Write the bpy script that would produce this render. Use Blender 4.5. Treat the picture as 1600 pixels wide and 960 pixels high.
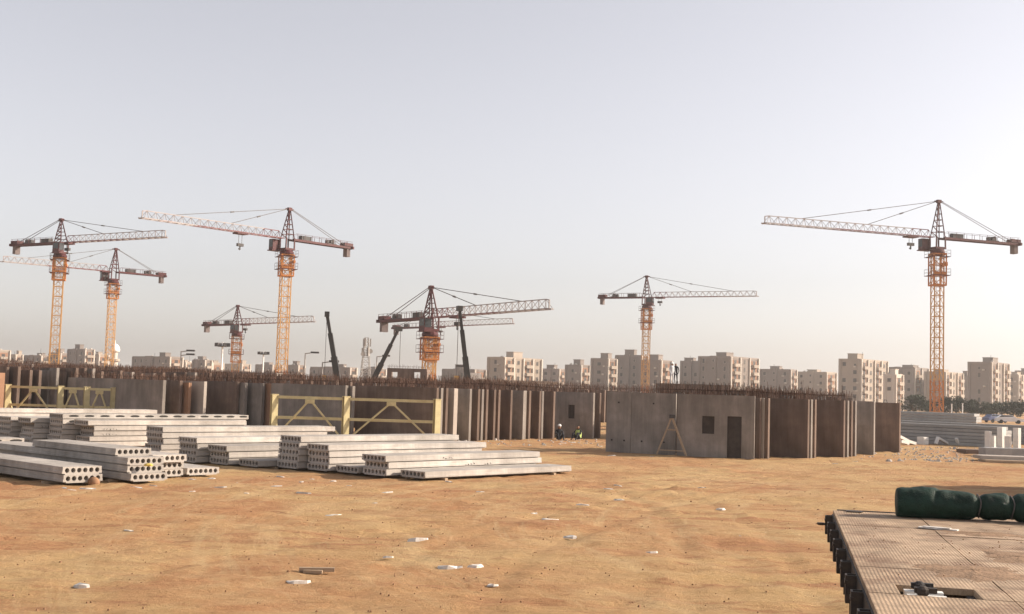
import bpy, math, random
from mathutils import Vector, Matrix, noise
from mathutils.geometry import tessellate_polygon
for o in list(bpy.data.objects): bpy.data.objects.remove(o)
SC = bpy.context.scene
COL = SC.collection
rad = math.radians

# ------------------------------------------------------------------ camera
F, YC, H, ROLL, PT = 1850.0, 480.0, 3.0, 0.031, math.atan(130/1850)
_fw = Vector((0, math.cos(PT), math.sin(PT))); _r0 = Vector((1, 0, 0)); _u0 = Vector((0, -math.sin(PT), math.cos(PT)))
_rt = _r0*math.cos(ROLL) + _u0*math.sin(ROLL); _up = _u0*math.cos(ROLL) - _r0*math.sin(ROLL)
cam = bpy.data.cameras.new('camera'); camo = bpy.data.objects.new('camera', cam); COL.objects.link(camo)
cam.sensor_width = 36; cam.lens = 36*F/1600; cam.clip_end = 12000; cam.clip_start = 0.1
m = Matrix((_rt, _up, -_fw)).transposed().to_4x4(); m.translation = (0, 0, H); camo.matrix_world = m
SC.camera = camo

# ------------------------------------------------------------------ light
SUN_A, SUN_E = rad(8), rad(24)            # angle from +X towards +Y, elevation
W = bpy.data.worlds.new('World'); SC.world = W; W.use_nodes = True
nt = W.node_tree; sky = nt.nodes.new('ShaderNodeTexSky'); sky.sky_type = 'NISHITA'; sky.sun_disc = False
sky.sun_elevation = SUN_E; sky.sun_rotation = rad(90) - SUN_A
sky.air_density = 1.0; sky.dust_density = 1.7; sky.ozone_density = 1.5; sky.altitude = 0
hs = nt.nodes.new('ShaderNodeHueSaturation'); hs.inputs['Saturation'].default_value = 0.30      # dust-laden air: washed-out blue
nt.links.new(sky.outputs[0], hs.inputs['Color'])
tn = nt.nodes.new('ShaderNodeMixRGB'); tn.blend_type = 'MULTIPLY'; tn.inputs[0].default_value = 1.0; tn.inputs[2].default_value = (1.0, 0.945, 0.945, 1)
nt.links.new(hs.outputs[0], tn.inputs[1]); nt.links.new(tn.outputs[0], nt.nodes['Background'].inputs[0]); nt.nodes['Background'].inputs[1].default_value = 0.124
sl = bpy.data.lights.new('sun', 'SUN'); sl.energy = 4.8; sl.angle = rad(0.8); sl.color = (1.0, 0.86, 0.70)
so = bpy.data.objects.new('sun', sl); COL.objects.link(so)
so.rotation_mode = 'QUATERNION'
so.rotation_quaternion = Vector((math.cos(SUN_E)*math.cos(SUN_A), math.cos(SUN_E)*math.sin(SUN_A), math.sin(SUN_E))).to_track_quat('Z', 'Y')
so.location = (60, 0, 60)
SC.view_settings.view_transform = 'Standard'; SC.view_settings.look = 'None'
SC.view_settings.exposure = 0.76; SC.view_settings.gamma = 1.0
HAZE_DENSITY = 0.00030

# ------------------------------------------------------------------ measuring helpers
def ray(px, py): return _fw + _rt*((px-800)/F) + _up*((YC-py)/F)
def P(px, py, z=0.0):
    d = ray(px, py); t = (z-H)/d.z; return Vector((d.x*t, d.y*t, z))
def atD(px, py, D):
    d = ray(px, py); t = D/d.y; return Vector((d.x*t, D, H+d.z*t))
def proj(v):
    d = Vector(v)-Vector((0, 0, H)); w = d.dot(_fw)
    return 800+F*d.dot(_rt)/w, YC-F*d.dot(_up)/w
def hor(px): return 610+ (px-796)*0.031
GA = rad(48)                                  # the yard is laid out on one grid
EL = Vector((math.cos(GA), math.sin(GA), 0)); EV = Vector((-math.sin(GA), math.cos(GA), 0))
def uv(u, v, z=0.0): return EL*u + EV*v + Vector((0, 0, z))
def bis(f, a, b, target):
    fa = f(a) - target
    for _ in range(60):
        c = (a+b)/2; fc = f(c)-target
        if (fa < 0) == (fc < 0): a = c
        else: b = c
    return (a+b)/2
def u_at(px, v, z=0.0): return bis(lambda u: proj(uv(u, v, z))[0], 5, 300, px)

# ------------------------------------------------------------------ mesh helpers
class MB:
    def __init__(s): s.v = []; s.f = []; s.m = []; s.mi = 0
    def add(s, vs, fs):
        n = len(s.v); s.v += [tuple(v) for v in vs]; s.f += [tuple(i+n for i in f) for f in fs]; s.m += [s.mi]*len(fs); return s
    def box(s, x0, x1, y0, y1, z0, z1, M=None):
        vs = [Vector((x, y, z)) for z in (z0, z1) for y in (y0, y1) for x in (x0, x1)]
        if M is not None: vs = [M @ v for v in vs]
        return s.add(vs, [(0, 2, 3, 1), (4, 5, 7, 6), (0, 1, 5, 4), (2, 6, 7, 3), (0, 4, 6, 2), (1, 3, 7, 5)])
    def bar(s, p, q, w, h=None, n=4, w2=None):
        p = Vector(p); q = Vector(q); d = q-p
        if d.length < 1e-6: return s
        d.normalize(); h = h or w; w2 = w2 or w; k = w2/w
        a = d.cross(Vector((0, 0, 1)))
        if a.length < 1e-3: a = d.cross(Vector((0, 1, 0)))
        a.normalize(); b = a.cross(d)
        if n == 4:
            o = [(-.5, -.5), (.5, -.5), (.5, .5), (-.5, .5)]
        else:
            o = [(.5*math.cos(2*math.pi*i/n), .5*math.sin(2*math.pi*i/n)) for i in range(n)]
        vs = [p+a*(x*w)+b*(y*h) for x, y in o]+[q+a*(x*w*k)+b*(y*h*k) for x, y in o]
        fs = [(i, (i+1) % n, n+(i+1) % n, n+i) for i in range(n)]+[tuple(range(n))[::-1], tuple(range(n, 2*n))]
        return s.add(vs, fs)
    def lathe(s, prof, n=12, M=None):
        vs = []
        for r, z in prof:
            for i in range(n):
                v = Vector((r*math.cos(2*math.pi*i/n), r*math.sin(2*math.pi*i/n), z)); vs.append(M @ v if M is not None else v)
        k = len(prof); fs = [(a*n+i, a*n+(i+1) % n, (a+1)*n+(i+1) % n, (a+1)*n+i) for a in range(k-1) for i in range(n)]
        fs += [tuple(range(n))[::-1], tuple(range((k-1)*n, k*n))]
        return s.add(vs, fs)
    def extrude(s, poly, holes, L, axis='x'):
        # poly/holes in (y,z), extruded along x from 0 to L, with real through-holes
        loops = [poly]+holes; flat = [p for lp in loops for p in lp]; n = len(flat)
        tri = tessellate_polygon([[Vector((p[0], p[1], 0)) for p in lp] for lp in loops])
        vs = [(0, y, z) for y, z in flat]+[(L, y, z) for y, z in flat]; fs = []
        for t in tri: fs += [tuple(t)[::-1], tuple(i+n for i in t)]
        o = 0
        for lp in loops:
            k = len(lp)
            for i in range(k): fs.append((o+i, o+(i+1) % k, n+o+(i+1) % k, n+o+i))
            o += k
        return s.add(vs, fs)
    def mesh(s, name, mats, smooth=False, fixn=True):
        me = bpy.data.meshes.new(name); me.from_pydata(s.v, [], s.f)
        for mt in (mats if isinstance(mats, (list, tuple)) else [mats]): me.materials.append(mt)
        if any(s.m): me.polygons.foreach_set('material_index', s.m)
        if fixn:
            import bmesh
            b = bmesh.new(); b.from_mesh(me); bmesh.ops.recalc_face_normals(b, faces=b.faces); b.to_mesh(me); b.free()
        if smooth: me.polygons.foreach_set('use_smooth', [True]*len(me.polygons))
        me.update(); return me
def link(name, me, parent=None, loc=None, rz=None):
    o = bpy.data.objects.new(name, me); COL.objects.link(o)
    if parent is not None: o.parent = parent
    if loc is not None: o.location = loc
    if rz is not None: o.rotation_euler = (0, 0, rz)
    return o
def build(mb, name, mats, parent=None, loc=None, rz=None, smooth=False):
    return link(name, mb.mesh(name, mats, smooth), parent, loc, rz)
def tag(o, label, cat, group=None):
    o['label'] = label; o['category'] = cat; o['kind'] = 'thing'
    if group: o['group'] = group
    return o
def thing(name, label, cat, loc=(0, 0, 0), rz=0, group=None):
    o = link(name, None, None, loc, rz); o.empty_display_size = 0.3
    return tag(o, label, cat, group)
def struct(o): o['kind'] = 'structure'; return o
def stuff(o): o['kind'] = 'stuff'; return o
ORD = ['zeroth', 'first', 'second', 'third', 'fourth', 'fifth', 'sixth', 'seventh', 'eighth', 'ninth', 'tenth', 'eleventh', 'twelfth', 'thirteenth',
       'fourteenth', 'fifteenth', 'sixteenth', 'seventeenth', 'eighteenth', 'nineteenth', 'twentieth']
TENS = {20: 'twenty', 30: 'thirty', 40: 'forty', 50: 'fifty'}
def ordw(n):
    if n <= 20: return ORD[n]
    t = n//10*10
    return (TENS[t][:-1]+'ieth') if n == t else TENS[t]+'-'+ORD[n-t]

# ------------------------------------------------------------------ materials
def mat(name, col, rough=0.8, var=0.15, scale=2.0, bump=0.0, bscale=30.0, metal=0.0, stain=None, stain_amt=0.0, coords='Object', rnd=0.0, stretch=(1, 1, 1), streak=0.0):
    m = bpy.data.materials.new(name); m.use_nodes = True; n = m.node_tree.nodes; l = m.node_tree.links
    bs = n['Principled BSDF']; bs.inputs['Roughness'].default_value = rough; bs.inputs['Metallic'].default_value = metal
    bs.inputs['Specular IOR Level'].default_value = 0.25
    tc = n.new('ShaderNodeTexCoord'); mp = n.new('ShaderNodeMapping'); mp.inputs['Scale'].default_value = stretch
    l.new(tc.outputs[coords], mp.inputs[0])
    no = n.new('ShaderNodeTexNoise'); no.inputs['Scale'].default_value = scale; no.inputs['Detail'].default_value = 6; no.inputs['Roughness'].default_value = 0.65
    l.new(mp.outputs[0], no.inputs['Vector'])
    mr = n.new('ShaderNodeMapRange'); mr.inputs[1].default_value = 0.3; mr.inputs[2].default_value = 0.7
    mr.inputs[3].default_value = 1-var; mr.inputs[4].default_value = 1+var; l.new(no.outputs[0], mr.inputs[0])
    val = mr.outputs[0]
    if rnd:
        oi = n.new('ShaderNodeObjectInfo'); r2 = n.new('ShaderNodeMapRange'); r2.inputs[3].default_value = 1-rnd; r2.inputs[4].default_value = 1+rnd
        l.new(oi.outputs['Random'], r2.inputs[0]); mu = n.new('ShaderNodeMath'); mu.operation = 'MULTIPLY'
        l.new(val, mu.inputs[0]); l.new(r2.outputs[0], mu.inputs[1]); val = mu.outputs[0]
    mx = n.new('ShaderNodeVectorMath'); mx.operation = 'SCALE'; mx.inputs[0].default_value = col[:3]; l.new(val, mx.inputs['Scale'])
    out = mx.outputs[0]
    if stain:
        n2 = n.new('ShaderNodeTexNoise'); n2.inputs['Scale'].default_value = scale*0.6; n2.inputs['Detail'].default_value = 8; n2.inputs['Roughness'].default_value = 0.7
        l.new(mp.outputs[0], n2.inputs['Vector'])
        r3 = n.new('ShaderNodeMapRange'); r3.inputs[1].default_value = 0.5; r3.inputs[2].default_value = 0.68; r3.inputs[4].default_value = stain_amt
        l.new(n2.outputs[0], r3.inputs[0]); mc = n.new('ShaderNodeMixRGB'); l.new(r3.outputs[0], mc.inputs[0]); l.new(out, mc.inputs[1]); mc.inputs[2].default_value = (*stain[:3], 1)
        out = mc.outputs[0]
    if streak:
        m4 = n.new('ShaderNodeMapping'); m4.inputs['Scale'].default_value = (2.2, 2.2, .16); l.new(tc.outputs[coords], m4.inputs[0])
        n4 = n.new('ShaderNodeTexNoise'); n4.inputs['Scale'].default_value = 1.6; n4.inputs['Detail'].default_value = 7; n4.inputs['Roughness'].default_value = .7; l.new(m4.outputs[0], n4.inputs['Vector'])
        n5 = n.new('ShaderNodeTexNoise'); n5.inputs['Scale'].default_value = .55; n5.inputs['Detail'].default_value = 3; l.new(tc.outputs[coords], n5.inputs['Vector'])
        ad = n.new('ShaderNodeMath'); l.new(n4.outputs[0], ad.inputs[0]); l.new(n5.outputs[0], ad.inputs[1])
        r5 = n.new('ShaderNodeMapRange'); r5.inputs[1].default_value = .75; r5.inputs[2].default_value = 1.25; r5.inputs[3].default_value = 1-streak; r5.inputs[4].default_value = 1+streak; l.new(ad.outputs[0], r5.inputs[0])
        s5 = n.new('ShaderNodeVectorMath'); s5.operation = 'SCALE'; l.new(out, s5.inputs[0]); l.new(r5.outputs[0], s5.inputs['Scale']); out = s5.outputs[0]
    l.new(out, bs.inputs['Base Color'])
    if bump:
        nb = n.new('ShaderNodeTexNoise'); nb.inputs['Scale'].default_value = bscale; nb.inputs['Detail'].default_value = 5; l.new(mp.outputs[0], nb.inputs['Vector'])
        bp = n.new('ShaderNodeBump'); bp.inputs['Strength'].default_value = bump; bp.inputs['Distance'].default_value = 0.02
        l.new(nb.outputs[0], bp.inputs['Height']); l.new(bp.outputs[0], bs.inputs['Normal'])
    return m
M = {}
M['slab'] = mat('slab_concrete', (0.385, 0.352, 0.318), 0.9, 0.18, 1.2, 0.35, 25, streak=.22, stain=(0.20, 0.175, 0.15), stain_amt=0.6, rnd=0.17, stretch=(0.35, 1, 1))
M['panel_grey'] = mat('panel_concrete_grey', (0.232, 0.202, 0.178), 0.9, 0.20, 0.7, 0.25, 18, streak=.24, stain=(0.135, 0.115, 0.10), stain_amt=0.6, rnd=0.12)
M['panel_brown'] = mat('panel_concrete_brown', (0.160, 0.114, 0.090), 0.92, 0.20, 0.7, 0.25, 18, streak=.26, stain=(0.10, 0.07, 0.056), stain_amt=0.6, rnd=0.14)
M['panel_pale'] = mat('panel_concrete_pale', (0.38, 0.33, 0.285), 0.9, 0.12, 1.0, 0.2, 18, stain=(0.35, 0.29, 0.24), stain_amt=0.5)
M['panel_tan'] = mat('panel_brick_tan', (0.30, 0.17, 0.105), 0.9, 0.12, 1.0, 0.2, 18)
M['white_precast'] = mat('white_precast', (0.70, 0.68, 0.64), 0.85, 0.1, 1.5, 0.2, 20, stain=(0.45, 0.41, 0.37), stain_amt=0.4)
M['grey_slab'] = mat('grey_precast', (0.30, 0.295, 0.285), 0.9, 0.15, 1.5, 0.2, 20, rnd=0.12)
M['rust'] = mat('rusty_rebar', (0.085, 0.046, 0.032), 0.9, 0.3, 3.0, rnd=0.15)
M['rust_plate'] = mat('rusty_steel_sheet', (0.17, 0.085, 0.055), 0.85, 0.25, 1.5, 0.2, 12, stretch=(3, 3, 0.4))
M['yellow_frame'] = mat('pale_yellow_paint', (0.52, 0.45, 0.25), 0.6, 0.12, 2.5, stain=(0.35, 0.25, 0.13), stain_amt=0.4)
M['wood'] = mat('weathered_timber', (0.34, 0.25, 0.17), 0.85, 0.2, 4.0, 0.3, 40, stretch=(1, 6, 6))
M['opening_shade'] = mat('painted_opening_shade', (0.05, 0.038, 0.032), 0.9, 0.3, 3.0)  # near-black colour standing in for the shade inside panel openings
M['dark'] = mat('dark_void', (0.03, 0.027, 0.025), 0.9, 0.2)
M['black_paint'] = mat('black_marking', (0.04, 0.04, 0.045), 0.8, 0.2)
M['crane_red'] = mat('crane_dark_red', (0.075, 0.015, 0.017), 0.55, 0.2, 1.0, stain=(0.06, 0.025, 0.02), stain_amt=0.5)
M['crane_orange'] = mat('crane_orange', (0.48, 0.18, 0.045), 0.55, 0.18, 0.8, stain=(0.35, 0.13, 0.05), stain_amt=0.5)
M['crane_yellow'] = mat('crane_faded_orange', (0.52, 0.30, 0.115), 0.6, 0.18, 0.8, stain=(0.42, 0.17, 0.06), stain_amt=0.6)
M['crane_white'] = mat('crane_pale_grey', (0.36, 0.325, 0.315), 0.6, 0.15, 0.8, stain=(0.32, 0.16, 0.14), stain_amt=0.5)
M['crane_jib_red'] = mat('crane_faded_red', (0.17, 0.060, 0.058), 0.6, 0.15, 0.8)
M['steel_dark'] = mat('dark_steel', (0.06, 0.055, 0.055), 0.6, 0.2, 2.0)
M['cable'] = mat('steel_cable', (0.10, 0.09, 0.085), 0.6, 0.1)
M['ballast'] = mat('ballast_concrete', (0.15, 0.12, 0.115), 0.9, 0.15)
M['glass'] = mat('dark_glass', (0.035, 0.04, 0.045), 0.15, 0.2)
M['boom'] = mat('boom_grey', (0.035, 0.032, 0.030), 0.5, 0.2)
M['boom_yellow'] = mat('mobile_crane_yellow', (0.55, 0.33, 0.10), 0.5, 0.15)
M['bld_grey'] = mat('render_taupe', (0.235, 0.195, 0.170), 0.9, 0.12, 0.15, stain=(0.18, 0.15, 0.13), stain_amt=0.4, rnd=0.12)
M['bld_cream'] = mat('render_cream', (0.36, 0.30, 0.245), 0.9, 0.12, 0.15, stain=(0.28, 0.23, 0.185), stain_amt=0.4, rnd=0.10)
M['bld_white'] = mat('render_white', (0.52, 0.465, 0.40), 0.85, 0.06, 0.2)
M['bld_terra'] = mat('terracotta_infill', (0.25, 0.135, 0.085), 0.9, 0.12, 0.3, rnd=0.12)
M['bld_win'] = mat('window_dark', (0.055, 0.047, 0.042), 0.4, 0.2, rnd=0.3)
M['lamp_metal'] = mat('galvanised_pole', (0.30, 0.28, 0.26), 0.5, 0.1)
M['white_paint'] = mat('white_paint', (0.78, 0.77, 0.74), 0.6, 0.08, 2.0)
M['bark'] = mat('bark', (0.12, 0.085, 0.06), 0.9, 0.3, 4)
M['leaf'] = mat('leaf_dusty_green', (0.042, 0.052, 0.030), 0.8, 0.35, 0.6, rnd=0.2)
M['tyre'] = mat('tyre_rubber', (0.025, 0.024, 0.023), 0.85, 0.2)
M['car_white'] = mat('car_white_paint', (0.72, 0.72, 0.72), 0.3, 0.04)
M['car_blue'] = mat('car_blue_paint', (0.10, 0.12, 0.22), 0.3, 0.05)
M['trailer_steel'] = mat('trailer_black_steel', (0.035, 0.030, 0.028), 0.6, 0.3, 6.0, 0.2, 40, stain=(0.12, 0.08, 0.05), stain_amt=0.5)
M['skin'] = mat('skin', (0.28, 0.16, 0.10), 0.6, 0.05)
M['cloth_dark'] = mat('dark_clothes', (0.025, 0.025, 0.03), 0.9, 0.2)
M['cloth_light'] = mat('light_shirt', (0.55, 0.55, 0.56), 0.9, 0.1)
M['hivis'] = mat('hi_vis_lime', (0.48, 0.62, 0.20), 0.8, 0.12, 6)
M['helmet'] = mat('white_helmet', (0.75, 0.74, 0.70), 0.4, 0.03)
M['scrap'] = mat('white_scrap', (0.62, 0.59, 0.55), 0.9, 0.25, 8, stain=(.30, .22, .15), stain_amt=.7)
M['clod'] = mat('earth_clod', (0.27, 0.155, 0.09), 0.95, 0.25, 6, coords='Object')
M['drift'] = mat('trodden_earth', (0.25, 0.16, 0.098), 0.95, 0.35, 5, 0.8, 30)
M['rubble'] = mat('rubble_pale', (0.40, 0.36, 0.32), 0.95, 0.25, 4)

# green bundle cloth with folds
M['green_cloth'] = mat('dark_green_net', (0.006, 0.026, 0.017), 0.65, 0.45, 5.0, 0.6, 60)

def ground_material():
    m = bpy.data.materials.new('sandy_earth'); m.use_nodes = True; n = m.node_tree.nodes; l = m.node_tree.links
    bs = n['Principled BSDF']; bs.inputs['Roughness'].default_value = 0.95; bs.inputs['Specular IOR Level'].default_value = 0.1
    tc = n.new('ShaderNodeTexCoord')
    def noise_n(scale, detail, rough, vec=None, dist=0.0):
        k = n.new('ShaderNodeTexNoise'); k.inputs['Scale'].default_value = scale; k.inputs['Detail'].default_value = detail
        k.inputs['Roughness'].default_value = rough; k.inputs['Distortion'].default_value = dist
        l.new(vec or tc.outputs['Object'], k.inputs['Vector']); return k.outputs[0]
    def ramp(src, a, b, lo=0.0, hi=1.0):
        k = n.new('ShaderNodeMapRange'); k.interpolation_type = 'SMOOTHSTEP'
        for i, v in ((1, a), (2, b), (3, lo), (4, hi)): k.inputs[i].default_value = v
        l.new(src, k.inputs[0]); return k.outputs[0]
    def mix(f, a, b):
        k = n.new('ShaderNodeMixRGB')
        for i, v in ((0, f), (1, a), (2, b)):
            if isinstance(v, tuple): k.inputs[i].default_value = (*v, 1)
            elif isinstance(v, float): k.inputs[i].default_value = v
            else: l.new(v, k.inputs[i])
        return k.outputs[0]
    # wheel-swept direction: streaks run across the view, gently curved
    mp = n.new('ShaderNodeMapping'); mp.inputs['Rotation'].default_value = (0, 0, rad(-14)); mp.inputs['Scale'].default_value = (0.16, 0.9, 1)
    l.new(tc.outputs['Object'], mp.inputs[0])
    mp2 = n.new('ShaderNodeMapping'); mp2.inputs['Rotation'].default_value = (0, 0, rad(10)); mp2.inputs['Scale'].default_value = (0.45, 1.0, 1); l.new(tc.outputs['Object'], mp2.inputs[0])
    # arcs left by turning lorries: noise laid out in radius and angle about the turning point
    sb = n.new('ShaderNodeVectorMath'); sb.operation = 'SUBTRACT'; sb.inputs[1].default_value = (19, 27, 0); l.new(tc.outputs['Object'], sb.inputs[0])
    ln = n.new('ShaderNodeVectorMath'); ln.operation = 'LENGTH'; l.new(sb.outputs[0], ln.inputs[0])
    gt = n.new('ShaderNodeTexGradient'); gt.gradient_type = 'RADIAL'; l.new(sb.outputs[0], gt.inputs[0])
    am = n.new('ShaderNodeMath'); am.operation = 'MULTIPLY'; am.inputs[1].default_value = 9.0; l.new(gt.outputs[1], am.inputs[0])
    cx = n.new('ShaderNodeCombineXYZ'); l.new(ln.outputs['Value'], cx.inputs[0]); l.new(am.outputs[0], cx.inputs[1])
    arc = ramp(noise_n(1.5, 7, 0.72, cx.outputs[0], 0.3), 0.50, 0.66)
    big = ramp(noise_n(0.11, 4, 0.6, dist=0.6), 0.40, 0.62)
    streak = ramp(noise_n(1.1, 7, 0.7, mp.outputs[0], 1.0), 0.46, 0.66)
    patch = ramp(noise_n(0.33, 7, 0.7, dist=0.5), 0.45, 0.66)
    fine = ramp(noise_n(9, 6, 0.75), 0.35, 0.68)
    spot = ramp(noise_n(3.0, 7, 0.75, mp2.outputs[0], 0.6), 0.57, 0.70)  # dark earth specks, with small shadows of ruts and clods painted in
    c = mix(big, (0.445, 0.292, 0.142), (0.395, 0.212, 0.104))
    k = n.new('ShaderNodeMath'); k.operation = 'MULTIPLY'; k.inputs[1].default_value = 0.9; l.new(streak, k.inputs[0])
    c = mix(k.outputs[0], c, (0.325, 0.158, 0.082))
    k = n.new('ShaderNodeMath'); k.operation = 'MULTIPLY'; k.inputs[1].default_value = 0.6; l.new(patch, k.inputs[0])
    c = mix(k.outputs[0], c, (0.475, 0.335, 0.175))
    k = n.new('ShaderNodeMath'); k.operation = 'MULTIPLY'; k.inputs[1].default_value = 0.8; l.new(spot, k.inputs[0])
    c = mix(k.outputs[0], c, (0.205, 0.098, 0.056))
    k = n.new('ShaderNodeMath'); k.operation = 'MULTIPLY'; k.inputs[1].default_value = 0.55; l.new(arc, k.inputs[0])
    c = mix(k.outputs[0], c, (0.49, 0.35, 0.19))
    sc = n.new('ShaderNodeVectorMath'); sc.operation = 'SCALE'; l.new(c, sc.inputs[0]); l.new(ramp(noise_n(9, 6, 0.75), 0.3, 0.7, 0.90, 1.08), sc.inputs['Scale'])
    l.new(sc.outputs[0], bs.inputs['Base Color'])
    a1 = n.new('ShaderNodeMath'); a1.operation = 'ADD'; l.new(noise_n(7.5, 9, 0.78), a1.inputs[0])
    a2 = n.new('ShaderNodeMath'); a2.operation = 'MULTIPLY'; a2.inputs[1].default_value = 1.6; l.new(noise_n(1.6, 6, 0.7, mp.outputs[0], 0.5), a2.inputs[0]); l.new(a2.outputs[0], a1.inputs[1])
    bp = n.new('ShaderNodeBump'); bp.inputs['Strength'].default_value = 0.8; bp.inputs['Distance'].default_value = 0.10
    l.new(a1.outputs[0], bp.inputs['Height']); l.new(bp.outputs[0], bs.inputs['Normal'])
    return m
M['ground'] = ground_material()

def deck_material():
    m = mat('sandy_ribbed_deck', (0.33, 0.238, 0.160), 0.9, 0.38, 3.4, stain=(0.15, 0.085, 0.052), stain_amt=0.9)
    n = m.node_tree.nodes; l = m.node_tree.links; bs = n['Principled BSDF']; tc = n['Texture Coordinate']
    w = n.new('ShaderNodeTexWave'); w.bands_direction = 'X'; w.inputs['Scale'].default_value = 10.5; w.inputs['Distortion'].default_value = 1.6; w.inputs['Detail'].default_value = 3; w.inputs['Detail Scale'].default_value = 2.0
    l.new(tc.outputs['Object'], w.inputs['Vector'])
    no = n.new('ShaderNodeTexNoise'); no.inputs['Scale'].default_value = 14; no.inputs['Detail'].default_value = 6; l.new(tc.outputs['Object'], no.inputs['Vector'])
    nm = n.new('ShaderNodeTexNoise'); nm.inputs['Scale'].default_value = 1.7; nm.inputs['Detail'].default_value = 5; nm.inputs['Roughness'].default_value = .7; l.new(tc.outputs['Object'], nm.inputs['Vector'])
    mm = n.new('ShaderNodeMapRange'); mm.inputs[1].default_value = .38; mm.inputs[2].default_value = .62; mm.inputs[3].default_value = .35; l.new(nm.outputs[0], mm.inputs[0])
    wm_ = n.new('ShaderNodeMath'); wm_.operation = 'MULTIPLY'; l.new(w.outputs[1], wm_.inputs[0]); l.new(mm.outputs[0], wm_.inputs[1])
    ad = n.new('ShaderNodeMath'); l.new(wm_.outputs[0], ad.inputs[0]); l.new(no.outputs[0], ad.inputs[1])
    bp = n.new('ShaderNodeBump'); bp.inputs['Strength'].default_value = 0.45; bp.inputs['Distance'].default_value = 0.007
    l.new(ad.outputs[0], bp.inputs['Height']); l.new(bp.outputs[0], bs.inputs['Normal'])
    return m
M['deck'] = deck_material()

# ------------------------------------------------------------------ ground
TRACKS = []
for (pts, gauge) in (([(640, 955), (760, 860), (980, 790), (1200, 745), (1420, 728)], 1.9),
                     ([(1180, 958), (1150, 870), (1080, 800), (960, 755), (760, 765)], 1.9),
                     ([(60, 900), (420, 840), (800, 800), (1180, 770), (1500, 748)], 2.0),
                     ([(0, 800), (300, 790), (620, 785), (930, 765), (1240, 735)], 1.9)):
    ps = [P(*p) for p in pts]; poly = []
    for i in range(len(ps)-1):
        p0 = ps[max(i-1, 0)]; p1 = ps[i]; p2 = ps[i+1]; p3 = ps[min(i+2, len(ps)-1)]
        for k in range(14):
            t = k/14; poly.append(0.5*((2*p1)+(p2-p0)*t+(2*p0-5*p1+4*p2-p3)*t*t+(3*p1-p0-3*p2+p3)*t**3))
    TRACKS.append((poly, gauge))
def make_ground():
    def axis(lo, hi, a, b, step_fn):
        xs = [a]
        while xs[-1] < b: xs.append(xs[-1]+step_fn(xs[-1]))
        s = 1.0; out = xs[:]; x = out[-1]
        while x < hi: s *= 1.5; x = x+s; out.append(min(x, hi))
        s = 1.0; x = xs[0]; low = []
        while x > lo: s *= 1.5; x = x-s; low.append(max(x, lo))
        return low[::-1]+out
    xs = axis(-3000, 3000, -26, 30, lambda x: 0.16)
    ys = axis(-600, 3000, 9, 80, lambda y: 0.09+0.0055*(y-9))
    segs = []
    for poly, g in TRACKS:
        segs.append(([(p.x, p.y) for p in poly], g))
    import bisect
    N = len(xs); Mh = len(ys); Z = [[0.0]*N for _ in ys]
    for j, y in enumerate(ys):
        if not 8.5 < y < 84: continue
        fy = min(1, (y-8.5)/2)*min(1, (84-y)/6)
        for i, x in enumerate(xs):
            if not -27 < x < 31: continue
            v = Vector((x*0.35, y*0.35, 0)); z = 0.05*noise.noise(v)+0.024*noise.noise(v*3.7)+0.015*noise.noise(v*11)
            r = noise.noise(Vector((x*0.9, y*2.2, 3.3)));  z += 0.06*max(0, r-0.22)*(1+noise.noise(Vector((x*2.5, y*5, 7.7))))
            t1 = noise.fractal(Vector((x*.55, y*1.25, 9.1)), .9, 2.1, 4); t2 = noise.fractal(Vector((x*.30+5, y*.75, 2.7)), .9, 2.1, 4)
            for t_, lv in ((t1, .28), (t1, -.30), (t2, .22)):
                q = min(1, max(0, (t_-lv)/.05)); z += .030*q*q*(3-2*q)-.015
            Z[j][i] = z*fy
    for poly, g in segs:
        for k in range(len(poly)-1):
            (ax, ay), (bx, by) = poly[k], poly[k+1]; dx, dy = bx-ax, by-ay; L2 = dx*dx+dy*dy
            if L2 < 1e-9: continue
            L = math.sqrt(L2); j0 = bisect.bisect_left(ys, min(ay, by)-2); j1 = bisect.bisect_right(ys, max(ay, by)+2)
            i0 = bisect.bisect_left(xs, min(ax, bx)-2); i1 = bisect.bisect_right(xs, max(ax, bx)+2)
            for j in range(j0, j1):
                for i in range(i0, i1):
                    x, y = xs[i], ys[j]; t = ((x-ax)*dx+(y-ay)*dy)/L2
                    if not 0 <= t < 1: continue
                    s = ((x-ax)*-dy+(y-ay)*dx)/L
                    for c in (-g/2, g/2):
                        q = (s-c)/0.28
                        if abs(q) < 2.2: Z[j][i] += -0.020*math.exp(-q*q*1.6)+0.014*math.exp(-(abs(q)-1.35)**2*9)
    vs = [(x, y, Z[j][i]) for j, y in enumerate(ys) for i, x in enumerate(xs)]
    fs = [(j*N+i, j*N+i+1, (j+1)*N+i+1, (j+1)*N+i) for j in range(Mh-1) for i in range(N-1)]
    me = bpy.data.meshes.new('ground'); me.from_pydata(vs, [], fs); me.materials.append(M['ground'])
    me.polygons.foreach_set('use_smooth', [True]*len(fs)); me.update()
    return struct(link('ground', me))
make_ground()

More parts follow.
